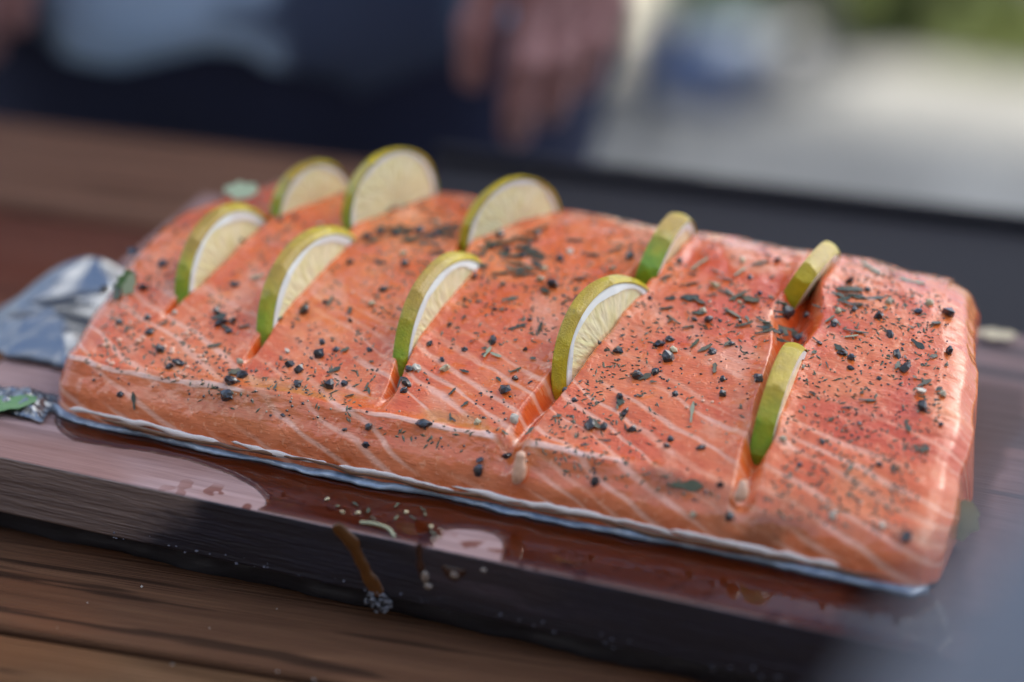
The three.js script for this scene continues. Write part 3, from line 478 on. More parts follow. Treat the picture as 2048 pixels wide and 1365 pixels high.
// x, z, length mm, heading degrees, width mm, pale
const HERBS = [[0.1516,-0.0451,6.8,-86.0,1.6,1],[0.155,-0.0444,5.0,12.0,1.6,1],[0.2284,-0.0356,10.3,-99.0,1.3,1],[0.272,-0.0837,5.5,-15.0,1.6,1],[0.2098,-0.1105,12.4,-69.0,1.6,1],[0.2252,-0.1091,7.7,-66.0,1.4,1],[0.2689,-0.1325,15.8,49.0,2.5,1],[0.2892,-0.1262,11.1,-17.0,2.5,1],[0.2651,-0.1107,10.6,-17.0,4.3,0],[0.2765,-0.1077,7.4,-33.0,2.1,0],[0.0558,-0.0627,5.9,-39.0,1.5,1],[0.0083,-0.043,10.1,-110.0,4.8,0],[0.0363,-0.0006,7.4,-110.0,1.6,0],[0.212,-0.0894,7.5,-15.0,3.2,0],[0.161,-0.0795,4.3,25.0,2.5,0],[0.1088,-0.1007,11.3,-34.0,2.6,0],[0.1354,-0.1035,13.0,-25.0,2.6,0],[0.1437,-0.1077,11.5,-2.0,2.2,0],[0.1462,-0.1146,11.9,-41.0,2.4,0],[0.1418,-0.0962,9.3,-8.0,2.0,0],[0.1317,-0.0973,9.0,-84.0,1.8,0],[0.0926,-0.1012,11.5,-8.0,2.4,0],[0.1026,-0.0961,9.5,-38.0,2.2,0],[0.0894,-0.0915,8.0,-50.0,2.0,0],[0.2326,-0.0945,8.8,16.0,3.2,0],[0.228,-0.0948,8.4,-55.0,2.5,0],[0.2455,-0.0864,11.3,42.0,2.8,0],[0.2496,-0.0917,7.7,57.0,2.5,0],[0.1502,-0.0725,6.9,-33.0,1.8,0],[0.1654,-0.0613,6.8,-95.0,1.4,0],[0.1577,-0.0593,7.9,-36.0,1.6,0],[0.1638,-0.0393,5.5,-48.0,1.6,0],[0.1463,-0.0248,4.4,-71.0,1.4,0],[0.1023,-0.0345,4.2,-57.0,1.6,0],[0.1025,-0.0248,5.4,-48.0,1.7,0],[0.0681,-0.0165,5.3,-41.0,2.5,0],[0.0514,-0.0398,6.2,-43.0,2.9,0],[0.0567,-0.0347,5.8,21.0,2.5,0],[0.2031,-0.0351,5.9,-108.0,2.4,0],[0.1979,-0.0235,7.0,36.0,2.4,0],[0.2352,-0.0066,11.6,-7.0,3.9,0],[0.2082,-0.0472,5.3,-35.0,2.1,0],[0.2204,-0.0664,6.8,-76.0,1.6,0],[0.2244,-0.0648,6.5,-50.0,1.6,0],[0.2313,-0.0692,4.3,-66.0,1.7,0],[0.2304,-0.0562,5.0,-98.0,2.1,0],[0.256,-0.0731,4.5,-74.0,1.6,0],[0.2623,-0.0909,6.8,-68.0,1.4,0],[0.273,-0.0868,10.6,7.0,1.4,0],[0.2967,-0.0865,6.7,33.0,2.2,0],[0.3027,-0.1005,4.9,-47.0,2.1,0],[0.3028,-0.0816,3.7,-42.0,1.7,0],[0.2692,-0.0766,6.3,38.0,2.1,0],[0.2908,-0.0732,4.5,-81.0,1.7,0],[0.3015,-0.0671,7.2,-54.0,1.7,0],[0.2839,-0.0541,6.7,-14.0,1.5,0],[0.2991,-0.0464,6.7,63.0,1.7,0],[0.3066,-0.0381,3.9,-14.0,2.0,0],[0.285,-0.024,4.6,-79.0,1.6,0],[0.2178,-0.0819,4.2,-15.0,1.6,0],[0.2154,-0.0744,5.5,-37.0,1.2,0],[0.2092,-0.0769,6.7,36.0,1.2,0],[0.0963,-0.0533,4.5,-105.0,1.8,0],[0.0873,-0.0563,6.8,-90.0,1.4,0],[0.1265,-0.0258,5.9,-96.0,1.2,0],[0.1163,-0.021,3.5,-87.0,1.2,0],[0.1306,-0.0439,3.5,-78.0,1.2,0],[0.1524,-0.0205,3.9,-65.0,1.2,0],[0.1849,-0.0227,3.8,-40.0,1.2,0],[0.1121,-0.0153,4.4,-54.0,1.2,0],[0.1702,-0.0113,3.5,27.0,1.3,0],[0.1773,-0.0163,5.0,-64.0,1.5,0],[0.0624,-0.0374,4.3,-28.0,1.6,0],[0.0737,-0.0426,4.1,-69.0,1.4,0],[0.056,-0.0258,6.0,-35.0,1.8,0],[0.033,-0.0327,3.8,-57.0,1.4,0],[0.0213,-0.0261,4.0,-93.0,1.4,0],[0.0346,-0.0542,4.4,-43.0,1.6,0],[0.0384,-0.0634,4.9,-46.0,1.5,0],[0.0683,-0.0683,5.4,-83.0,1.5,0],[0.1219,-0.0764,5.5,-30.0,1.5,0],[0.0966,-0.0813,5.8,-0.0,1.7,0],[0.171,-0.0892,6.6,-31.0,1.6,0],[0.1814,-0.0862,5.9,25.0,1.4,0],[0.1883,-0.0942,5.2,-49.0,1.4,0],[0.2305,-0.1175,8.4,-45.0,1.8,0],[0.221,-0.1039,7.2,-8.0,1.6,0],[0.2003,-0.0978,5.8,-61.0,1.6,0],[0.0775,-0.0984,7.5,-25.0,1.7,0],[0.1135,-0.1091,7.6,-35.0,1.7,0],[0.1614,-0.113,8.2,-26.0,1.8,0],[0.1697,-0.1052,7.6,1.0,1.6,0],[0.1775,-0.1109,7.4,-50.0,1.7,0]];
for (const [list, mats, label, group, name] of [
  [BLACK_PEPPER, pepMats, 'piece of cracked black peppercorn stuck to the salmon', 'cracked black pepper on the fillet', 'black_pepper'],
  [PALE_PEPPER, paleMats, 'pale inner piece of cracked peppercorn stuck to the salmon', 'pale pepper pieces on the fillet', 'pale_pepper']])
  for (const [x, z, r] of list) {
    const m = single(name, peppers[Math.floor(rnd() * 6)], mats[Math.floor(rnd() * 3)], label, 'pepper', group), k = r * 0.001 * 0.98;
    lay(m, x, z, k * rr(0.85, 1.15), k * rr(0.75, 1.05), k * rr(0.85, 1.15), rr(0, 6.28), k * 0.32); m.rotateX(rr(-0.9, 0.9)); m.rotateZ(rr(-0.9, 0.9));
  }
const leafGeo = [0, 1, 2, 3].map((s) => { // a curled dry leaflet, unit length along x
  const f = (sg) => gridGeo(8, 4, (u, v) => { const w = Math.pow(Math.sin(Math.PI * clamp(u * 0.9 + 0.06)), 0.55) * (0.5 + 0.9 * n2(u * 5, s * 3, 3)), c = (v - 0.5 + 0.25 * (n2(u * 3, s, 9) - 0.5)) * w; return [u - 0.5, 0.10 * Math.sin(u * 3.1 + s) * 0.6 + 0.5 * c * c * (s % 2 ? 0.6 : -0.4) * 0.3 + sg * 0.035 + 0.06 * (n2(u * 6, v * 3, s + 20) - 0.5), c]; });
  const a = f(1), b = f(-1), ix = a.index.array; for (let i = 0; i < ix.length; i += 3) { const t = ix[i]; ix[i] = ix[i + 1]; ix[i + 1] = t; } a.computeVertexNormals();
  return mergeGeometries([a, b]);
});
const herbMats = [[0.05, 0.065, 0.036], [0.085, 0.10, 0.055], [0.035, 0.05, 0.032], [0.11, 0.10, 0.05], [0.05, 0.045, 0.02]].map((c) => phys({ color: lin(...c), roughness: 0.5, clearcoat: 0.35, clearcoatRoughness: 0.3 }));
const paleHerb = [[0.36, 0.38, 0.24], [0.28, 0.33, 0.22]].map((c) => phys({ color: lin(...c), roughness: 0.5, clearcoat: 0.3, clearcoatRoughness: 0.3 }));
function herb(x, z, len, heading, wid, pale) {
  const s = Math.floor(rnd() * 4), m = single(pale ? 'pale_herb' : 'herb_flake', leafGeo[s], pale ? paleHerb[s % 2] : herbMats[Math.floor(rnd() * 5)],
    pale ? 'pale dried rosemary needle lying on the salmon' : 'dark green dried herb flake lying on the salmon', 'herb', pale ? 'pale herb needles on the fillet' : 'green herb flakes on the fillet');
  lay(m, x, z, len * 0.9, Math.max(wid * 0.9, len * 0.25), wid * 0.9, -heading, 0.0006); m.rotateZ(rr(-0.12, 0.12)); m.rotateX(rr(-0.3, 0.3)); return m;
}
for (const [x, z, l, a, w, p] of HERBS) herb(x, z, l * 0.001, THREE.MathUtils.degToRad(a), w * 0.001, p);
for (const [cx, cz, sx, n] of [[0.107, -0.098, 0.012, 16], [0.142, -0.094, 0.012, 26], [0.222, -0.088, 0.02, 10], [0.268, -0.105, 0.012, 14], [0.246, -0.087, 0.005, 12]]) for (let k = 0; k < n; k++) herb(cx + sx * rr(-1, 1), cz + 0.009 * rr(-1, 1), rr(0.004, 0.0095), rr(-0.6, 0.6), rr(0.0011, 0.0022), 0);
const clear = (x, z) => CUTS.every((c) => Math.abs(x - cutX(c, z)) > 0.007 || z > c.start) && !(x < 0.012 || x > 0.308);
for (let k = 0, n = 0; k < 900 && n < 125; k++) { // small flakes everywhere, thicker toward the back
  const x = rr(0.012, 0.308), z = -0.008 - 0.13 * Math.pow(rnd(), 0.8); if (!clear(x, z) || n2(x * 40, z * 40, 33) < 0.35) continue;
  herb(x, z, rr(0.0018, 0.0045), rr(0, 6.28), rr(0.0006, 0.0014), 0); n++;
}
{ // fine dust of pepper and herb, too small to pick apart
  const oct = new THREE.OctahedronGeometry(1, 0), mk = (n, sd, f) => { const gs = []; for (let k = 0; k < n; k++) {
    const x = rr(0.008, 0.312), z = -0.003 - 0.14 * rnd(); if (!clear(x, z) || n2(x * 55, z * 55, sd) + 0.5 * n2(x * 200, z * 200, sd + 1) < 0.68) continue;
    const o = new THREE.Object3D(); lay(o, x, z, ...f(), rr(0, 6.28), 0.0001); o.updateMatrix(); gs.push(oct.clone().applyMatrix4(o.matrix)); } return mergeGeometries(gs); };
  tag(part('pepper_dust', mk(3600, 34, () => { const r = rr(0.0002, 0.0007); return [r, r * 0.7, r * rr(0.7, 1.2)]; }), pepMats[1]), 'fine dark pepper dust on the salmon', 'pepper', null, 'stuff');
  tag(part('herb_dust', mk(4600, 44, () => [rr(0.0005, 0.0016), 0.0003, rr(0.00025, 0.0005)]), herbMats[1]), 'fine green herb crumbs on the salmon', 'herb', null, 'stuff');
  tag(part('pale_dust', mk(900, 54, () => { const r = rr(0.0002, 0.00055); return [r, r * 0.7, r]; }), paleMats[1]), 'fine pale spice grains on the salmon', 'spice', null, 'stuff');
}
{ // larger green leaves
  const gm = phys({ color: lin(0.12, 0.26, 0.08), roughness: 0.45, clearcoat: 0.4, clearcoatRoughness: 0.25 }), pm = phys({ color: lin(0.42, 0.52, 0.32), roughness: 0.5, clearcoat: 0.3, clearcoatRoughness: 0.3 });
  const put = (label, mat, p, l, w, ry, rx, rz) => { const m = single('herb_leaf', leafGeo[1], mat, label, 'leaf'); m.position.set(...p); m.rotation.set(rx, ry, rz); m.scale.set(l, w * 0.6, w); };
  const s = onFlesh(0.0105, -0.0455); put('fresh green leaf standing on the salmon near the foil', gm, [s.p.x, s.p.y + 0.003, s.p.z], 0.0095, 0.006, 0.9, 1.2, 0.2);
  const s2 = onFlesh(0.0125, -0.044); put('pale green leaf curled beside the fresh leaf on the salmon', pm, [s2.p.x, s2.p.y + 0.0025, s2.p.z], 0.010, 0.0045, 1.2, 1.0, 0.3);
  const s3 = onFlesh(0.019, -0.112); put('pale green leaf on the back edge of the fillet beside the first lime', pm, [s3.p.x, s3.p.y + 0.004, s3.p.z], 0.014, 0.007, 0.1, 0.7, 0.1);
  put('long dark green leaf on the plank at the foil scrap', gm, [-0.0135, 0.004, 0.004], 0.024, 0.007, 0.35, 0.3, 0.06);
  put('pale leaf against the cut end of the fillet', pm, [0.3225, 0.009, -0.036], 0.014, 0.008, 1.5, 0.9, 0.5);
  put('brown yellow leaf lying on the far end of the plank', paleMats[0], [0.3105, 0.0025, -0.196], 0.016, 0.007, 0.1, 0.1, 0.05);
}

// ---------------------------------------------------------------- juice on the plank
const juice = phys({ color: lin(1, 1, 1), transmission: 1, thickness: 0.001, ior: 1.37, roughness: 0.04, attenuationColor: lin(0.58, 0.31, 0.17), attenuationDistance: 0.0012 });
{
  const E = PZ1 - 0.0006;
  const poly = [[0.003, -0.006], [0.005, 0.002], [0.010, 0.008], [0.019, 0.0135], [0.034, 0.0125], [0.048, 0.0105], [0.063, 0.0108], [0.076, 0.013], [0.087, 0.017], [0.094, 0.021], [0.0975, 0.0245], [0.099, 0.028], [0.098, E], [0.1615, E], [0.1605, 0.0285], [0.162, 0.025], [0.1605, 0.0215], [0.165, 0.0185], [0.171, 0.0165], [0.1765, 0.0168], [0.181, 0.0205], [0.183, 0.026], [0.184, E], [0.326, E], [0.329, 0.022], [0.326, 0.010], [0.3215, 0.002], [0.312, -0.004], [0.3, -0.006]];
  const sd = (x, z) => {
    let d = 1e9, s = 1; for (let i = 0, j = poly.length - 1; i < poly.length; j = i++) {
      const [ax, az] = poly[i], [bx, bz] = poly[j], ex = bx - ax, ez = bz - az, wx = x - ax, wz = z - az, t = clamp((wx * ex + wz * ez) / (ex * ex + ez * ez)), dx = wx - ex * t, dz = wz - ez * t;
      d = Math.min(d, dx * dx + dz * dz);
      const c1 = z >= az, c2 = z < bz, c3 = ex * wz > ez * wx; if ((c1 && c2 && c3) || (!c1 && !c2 && !c3)) s = -s;
    }
    return -s * Math.sqrt(d);
  };
  const edge = (x, z) => sd(x, z) + (z < E - 0.0015 ? 0.0011 * (fbm(x * 220, z * 220, 3, 701) - 0.5) : 0); // inside positive
  const c = 0.0005, x0 = 0, z0 = -0.162, nx = Math.round(0.335 / c), nz = Math.round((PZ1 + 0.001 - z0) / c), val = new Float32Array((nx + 1) * (nz + 1)), vid = new Int32Array((nx + 1) * (nz + 1)).fill(-1);
  for (let j = 0; j <= nz; j++) for (let i = 0; i <= nx; i++) { const x = x0 + i * c, z = z0 + j * c; val[j * (nx + 1) + i] = z < -0.012 && x < 0.305 ? -1 : edge(x, z); }
  const pos = [], idx = [];
  const vert = (i, j) => {
    const k = j * (nx + 1) + i; if (vid[k] >= 0) return vid[k]; let x = x0 + i * c, z = z0 + j * c, d = val[k];
    if (d < c * 0.3 && d > -2 * c) { const e = 0.0002, gx = (edge(x + e, z) - edge(x - e, z)) / (2 * e), gz = (edge(x, z + e) - edge(x, z - e)) / (2 * e), l = Math.hypot(gx, gz) || 1; x -= gx / l * d; z -= gz / l * d; d = 0; }
    const h = 0.0012 * (1 - (1 - clamp(d / 0.0021)) ** 2) + 0.00012 * clamp(d / 0.002) * (fbm(x * 120, z * 120, 2, 703) - 0.5);
    pos.push(x, -0.0002 + h, z); return (vid[k] = pos.length / 3 - 1);
  };
  for (let j = 0; j < nz; j++) for (let i = 0; i < nx; i++) {
    const q = [val[j * (nx + 1) + i], val[j * (nx + 1) + i + 1], val[(j + 1) * (nx + 1) + i], val[(j + 1) * (nx + 1) + i + 1]];
    if (Math.max(...q) <= 0 || Math.min(...q) < -1.6 * c) continue;
    const a = vert(i, j), b = vert(i + 1, j), d = vert(i, j + 1), e = vert(i + 1, j + 1); idx.push(a, d, b, b, d, e);
  }
  const n = pos.length / 3, m = idx.length; for (let i = 0; i < n; i++) pos.push(pos[i * 3], -0.0004, pos[i * 3 + 2]);
  for (let i = 0; i < m; i += 3) idx.push(n + idx[i], n + idx[i + 2], n + idx[i + 1]);
  const g = new THREE.BufferGeometry(); g.setAttribute('position', new THREE.Float32BufferAttribute(pos, 3)); g.setIndex(idx); g.computeVertexNormals();
  single('juice_puddle', g, juice, 'glossy red brown juice pooled on the plank along the front of the salmon', 'puddle');
}
const dripMat = phys({ color: lin(0.10, 0.036, 0.007), roughness: 0.12, clearcoat: 1, clearcoatRoughness: 0.08 }), dripDark = phys({ color: lin(0.035, 0.014, 0.011), roughness: 0.16, clearcoat: 0.9, clearcoatRoughness: 0.08 });
const drip = (pts, label, mat) => { // a runnel on the front face: flattened chain of tapered capsules
  const u = union(pts.slice(1).map((b, i) => cone([pts[i][0], pts[i][1], 0], [b[0], b[1], 0], pts[i][2], b[2])), 0.002);
  const xs = pts.map((p) => p[0]), ys = pts.map((p) => p[1]);
  const g = netMesh((x, y, z) => u(x, y, z * 4) + 0.0005 * (fbm3(x * 500, y * 500, z * 500, 2, 4) - 0.5), [Math.min(...xs) - 0.006, Math.min(...ys) - 0.006, -0.003], [Math.max(...xs) + 0.006, Math.max(...ys) + 0.006, 0.004], 0.0005);
  g.translate(0, 0, PZ1 + 0.0001); return single('juice_drip', g, mat, label, 'drip');
};
drip([[0.1285, -0.0005, 0.0028], [0.1325, -0.004, 0.0026], [0.1365, -0.012, 0.0021], [0.1395, -0.0175, 0.0026], [0.1415, -0.021, 0.003]], 'long amber drip running down the plank front to a clump of ash', dripMat);
drip([[0.1565, -0.0005, 0.0012], [0.157, -0.008, 0.0011], [0.1580, -0.0115, 0.0016]], 'thin dark drip on the plank front right of the long drip', dripDark);
drip([[0.1655, -0.0065, 0.0012], [0.1682, -0.0082, 0.0024], [0.1725, -0.0062, 0.0010]], 'dark blob of juice around a droplet on the plank front', dripDark);
{ // clear droplets
  const m = phys({ color: lin(0.2, 0.16, 0.13), roughness: 0.1, clearcoat: 1, clearcoatRoughness: 0.05 });
  for (const [x, y, rx, ry, l] of [[0.1588, -0.0115, 0.0014, 0.0024, 'tall clear droplet hanging at the foot of the thin drip'], [0.1690, -0.0083, 0.0017, 0.0015, 'round clear droplet inside the dark juice blob'], [0.1600, -0.0148, 0.0016, 0.0012, 'olive droplet below the thin drip on the plank front'], [0.1790, -0.004, 0.001, 0.0008, 'tiny droplet high on the plank front beside the dry patch']]) {
    const d = single('juice_droplet', new THREE.SphereGeometry(1, 20, 14), m, l, 'droplet'); d.scale.set(rx, ry, 0.0011); d.position.set(x, y, PZ1 + 0.0002);
  }
}
{ // ash and froth at the foot of the long drip
  const t = thing('ash_clump', 'grey blue clump of ash beads at the foot of the long drip', 'ash', [0.1425, -0.0245, PZ1 + 0.0006]);
  const ms = [[0.18, 0.19, 0.22], [0.03, 0.03, 0.04], [0.08, 0.085, 0.1]].map((c) => phys({ color: lin(...c), roughness: 0.3, clearcoat: 0.5, clearcoatRoughness: 0.1 })), g = new THREE.IcosahedronGeometry(1, 1);
  for (let k = 0; k < 110; k++) { const a = rr(0, 6.28), q = Math.sqrt(rnd()), m = part('bead', g, ms[Math.floor(rnd() * 3)], t), r = rr(0.00025, 0.0007); m.scale.set(r, r, r); m.position.set(0.005 * q * Math.cos(a), 0.0038 * q * Math.sin(a) - 0.0005, rr(-0.0006, 0.0016) * (1.2 - q)); }
}
{ // crumbs of char and salt along the foot of the plank and on the table
  const gs = [], gd = []; const c0 = new THREE.OctahedronGeometry(1, 0);
  for (let k = 0; k < 60; k++) { const x = 0.04 + 0.24 * rnd(), r = rr(0.00015, 0.0006); gs.push(c0.clone().scale(r * rr(0.7, 1.8), r, r).rotateY(rr(0, 3)).translate(x, rr(-0.0225, -0.0185) - 0.001 * rnd(), PZ1 + 0.0002)); }
  for (let k = 0; k < 16; k++) { const x = rr(-0.02, 0.22), r = rr(0.00015, 0.0005); gd.push(c0.clone().scale(r * rr(0.7, 2), r, r).rotateY(rr(0, 3)).translate(x, TABLE + r, PZ1 + rr(0.004, 0.09))); }
  tag(part('ash_crumbs', mergeGeometries(gs), std({ color: lin(0.11, 0.11, 0.14), roughness: 0.6 })), 'grey ash crumbs along the foot of the plank front', 'ash', null, 'stuff');
  tag(part('salt_crumbs', mergeGeometries(gd), std({ color: lin(0.45, 0.43, 0.4), roughness: 0.6 })), 'pale crumbs scattered over the table wood', 'crumbs', null, 'stuff');
}
{ // bits floating in the juice
  const pts = [[0.118, 0.0185], [0.123, 0.0215], [0.128, 0.018], [0.131, 0.023], [0.137, 0.0245], [0.1335, 0.0205], [0.1455, 0.0165], [0.149, 0.019], [0.152, 0.0155], [0.1565, 0.022], [0.1585, 0.0255], [0.141, 0.0135], [0.126, 0.0245], [0.144, 0.021], [0.15, 0.0125]];
  pts.forEach(([x, z], i) => { const pale = i % 3 === 0, m = single('floating_bit', pale ? peppers[i % 6] : leafGeo[i % 4], pale ? paleMats[i % 3] : herbMats[i % 5], pale ? 'pale pepper grain floating in the juice puddle' : 'herb flake floating in the juice puddle', pale ? 'pepper' : 'herb', pale ? 'pepper grains in the juice' : 'herb flakes in the juice'); const k = pale ? 0.0007 : rr(0.002, 0.004); m.scale.set(k, pale ? k : 0.0012, pale ? k : 0.0012); m.position.set(x, 0.0014, z); m.rotation.y = rr(0, 6); });
  const st = single('rosemary_stem', tube([[0.134, 0.0014, 0.0285], [0.139, 0.0018, 0.0282], [0.1445, 0.0016, 0.0292], [0.1475, 0.0005, 0.0316]], 0.0006, 24, 6), paleHerb[0], 'pale bent herb stem lying across the plank edge above the long drip', 'herb'); st.castShadow = true;
}

// ---------------------------------------------------------------- foil, dark plate, jug
function crumple(x0, x1, z0, z1, nx, nz, amp, f, s) { // long creases: folded ridges at three sizes
  const ridge = (x, z, k) => 1 - Math.abs(2 * n2(x + 0.6 * n2(z * 0.7, k, 4), z + 0.6 * n2(x * 0.7, k, 6), k) - 1);
  return gridGeo(nx, nz, (u, v) => {
    const ex = 0.12 * (fbm(v * 6, 2, 3, s) - 0.5) * (u < 0.5 ? 1 : -1), ez = 0.16 * (fbm(u * 6, 5, 3, s + 2) - 0.5), x = mix(x0, x1, u + ex * Math.abs(u - 0.5) * 2), z = mix(z0, z1, v + ez * Math.abs(v - 0.5) * 2), edge = Math.min(u, 1 - u, v, 1 - v);
    const a = x * 0.8 + z * 0.6, b = z * 0.8 - x * 0.6, h = 0.5 * ridge(a * f, b * f * 0.6, s) + 0.32 * ridge(b * f * 2.3, a * f * 1.3, s + 3) + 0.16 * ridge(a * f * 5, b * f * 2, s + 6);
    return [x, 0.0008 - (s === 3 ? 0.028 * ss(-0.034, -0.08, x) : 0) + amp * (0.25 + 0.9 * ss(0, 0.25, edge)) * h, z + (s === 3 ? Math.max(0, -0.03 - x) * 0.9 * (1 - v) : 0)];
  });
}
const foilMat = phys({ color: lin(0.26, 0.27, 0.28), metalness: 1, roughness: 0.3 });
{
  const g = crumple(-0.085, -0.003, -0.118, -0.03, 150, 110, 0.015, 24, 3);
  single('aluminium_foil', g, foilMat, 'crumpled silver aluminium foil sheet on the plank beside the end of the fillet', 'foil');
  const g2 = crumple(-0.03, 0.003, -0.012, 0.007, 90, 30, 0.005, 150, 13);
  single('foil_scrap', g2, foilMat, 'small torn scrap of foil at the front corner of the fillet', 'foil');
}
{
  const t = thing('griddle_plate', 'matte black metal griddle plate lying on the table behind the plank', 'griddle', [0.36, TABLE, -0.297]); t.rotation.y = 0.105;
  const m = std({ color: lin(0.006, 0.006, 0.011), roughness: 0.9 });
  part('plate', new RoundedBoxGeometry(0.66, 0.012, 0.15, 3, 0.004), m, t).position.y = 0.0062;
  for (const z of [-0.071, 0.071]) part('rim', new RoundedBoxGeometry(0.66, 0.008, 0.008, 2, 0.002), m, t).position.set(0, 0.0155, z);
  part('handle', tube([[0.33, 0.01, -0.04], [0.37, 0.02, -0.035], [0.37, 0.02, 0.035], [0.33, 0.01, 0.04]], 0.005, 30, 8), m, t);
}
{
  const t = thing('enamel_jug', 'grey blue enamel jug with sloping shoulder at the front end of the table', 'jug', [0.4205, TABLE, 0.363]);
  const m = phys({ color: lin(0.18, 0.195, 0.225), roughness: 0.6, clearcoat: 0.1, clearcoatRoughness: 0.4 });
  const prof = [[0, 0], [0.076, 0], [0.084, 0.006], [0.086, 0.03], [0.086, 0.12], [0.085, 0.19], [0.078, 0.225], [0.06, 0.265], [0.038, 0.292], [0.029, 0.308], [0.031, 0.318], [0.029, 0.319], [0.026, 0.31], [0, 0.306]];
  part('body', new THREE.LatheGeometry(new THREE.SplineCurve(prof.map((p) => new THREE.Vector2(...p))).getPoints(80).map((p) => new THREE.Vector2(Math.max(0, p.x), p.y)), 64), m, t);
  part('handle', tube([[0.034, 0.295, 0], [0.1, 0.29, 0.0], [0.125, 0.2, 0], [0.085, 0.11, 0]], 0.007, 30, 10), m, t);
  part('rim', new THREE.TorusGeometry(0.031, 0.002, 10, 48).rotateX(Math.PI / 2), std({ color: lin(0.03, 0.03, 0.05), roughness: 0.3 }), t).position.y = 0.318;
}

{ // beads of juice sitting on the flesh
  const gs = [], b = new THREE.SphereGeometry(1, 10, 8);
  for (let k = 0; k < 70; k++) { const w = k < 34, x = w ? rr(0.014, 0.062) : rr(0.05, 0.3), z = w ? rr(-0.03, -0.008) : rr(-0.1, -0.008); if (!clear(x, z)) continue; const o = new THREE.Object3D(), r = w ? rr(0.0004, 0.0011) : rr(0.0003, 0.0007); lay(o, x, z, r, r * 0.6, r * rr(0.8, 1.3), rr(0, 6), 0.0001); o.updateMatrix(); gs.push(b.clone().applyMatrix4(o.matrix)); }
  tag(part('juice_beads', mergeGeometries(gs), phys({ color: lin(0.8, 0.4, 0.24), roughness: 0.05, clearcoat: 1, clearcoatRoughness: 0.03 })), 'tiny shiny beads of juice on the salmon', 'juice', null, 'stuff');
}

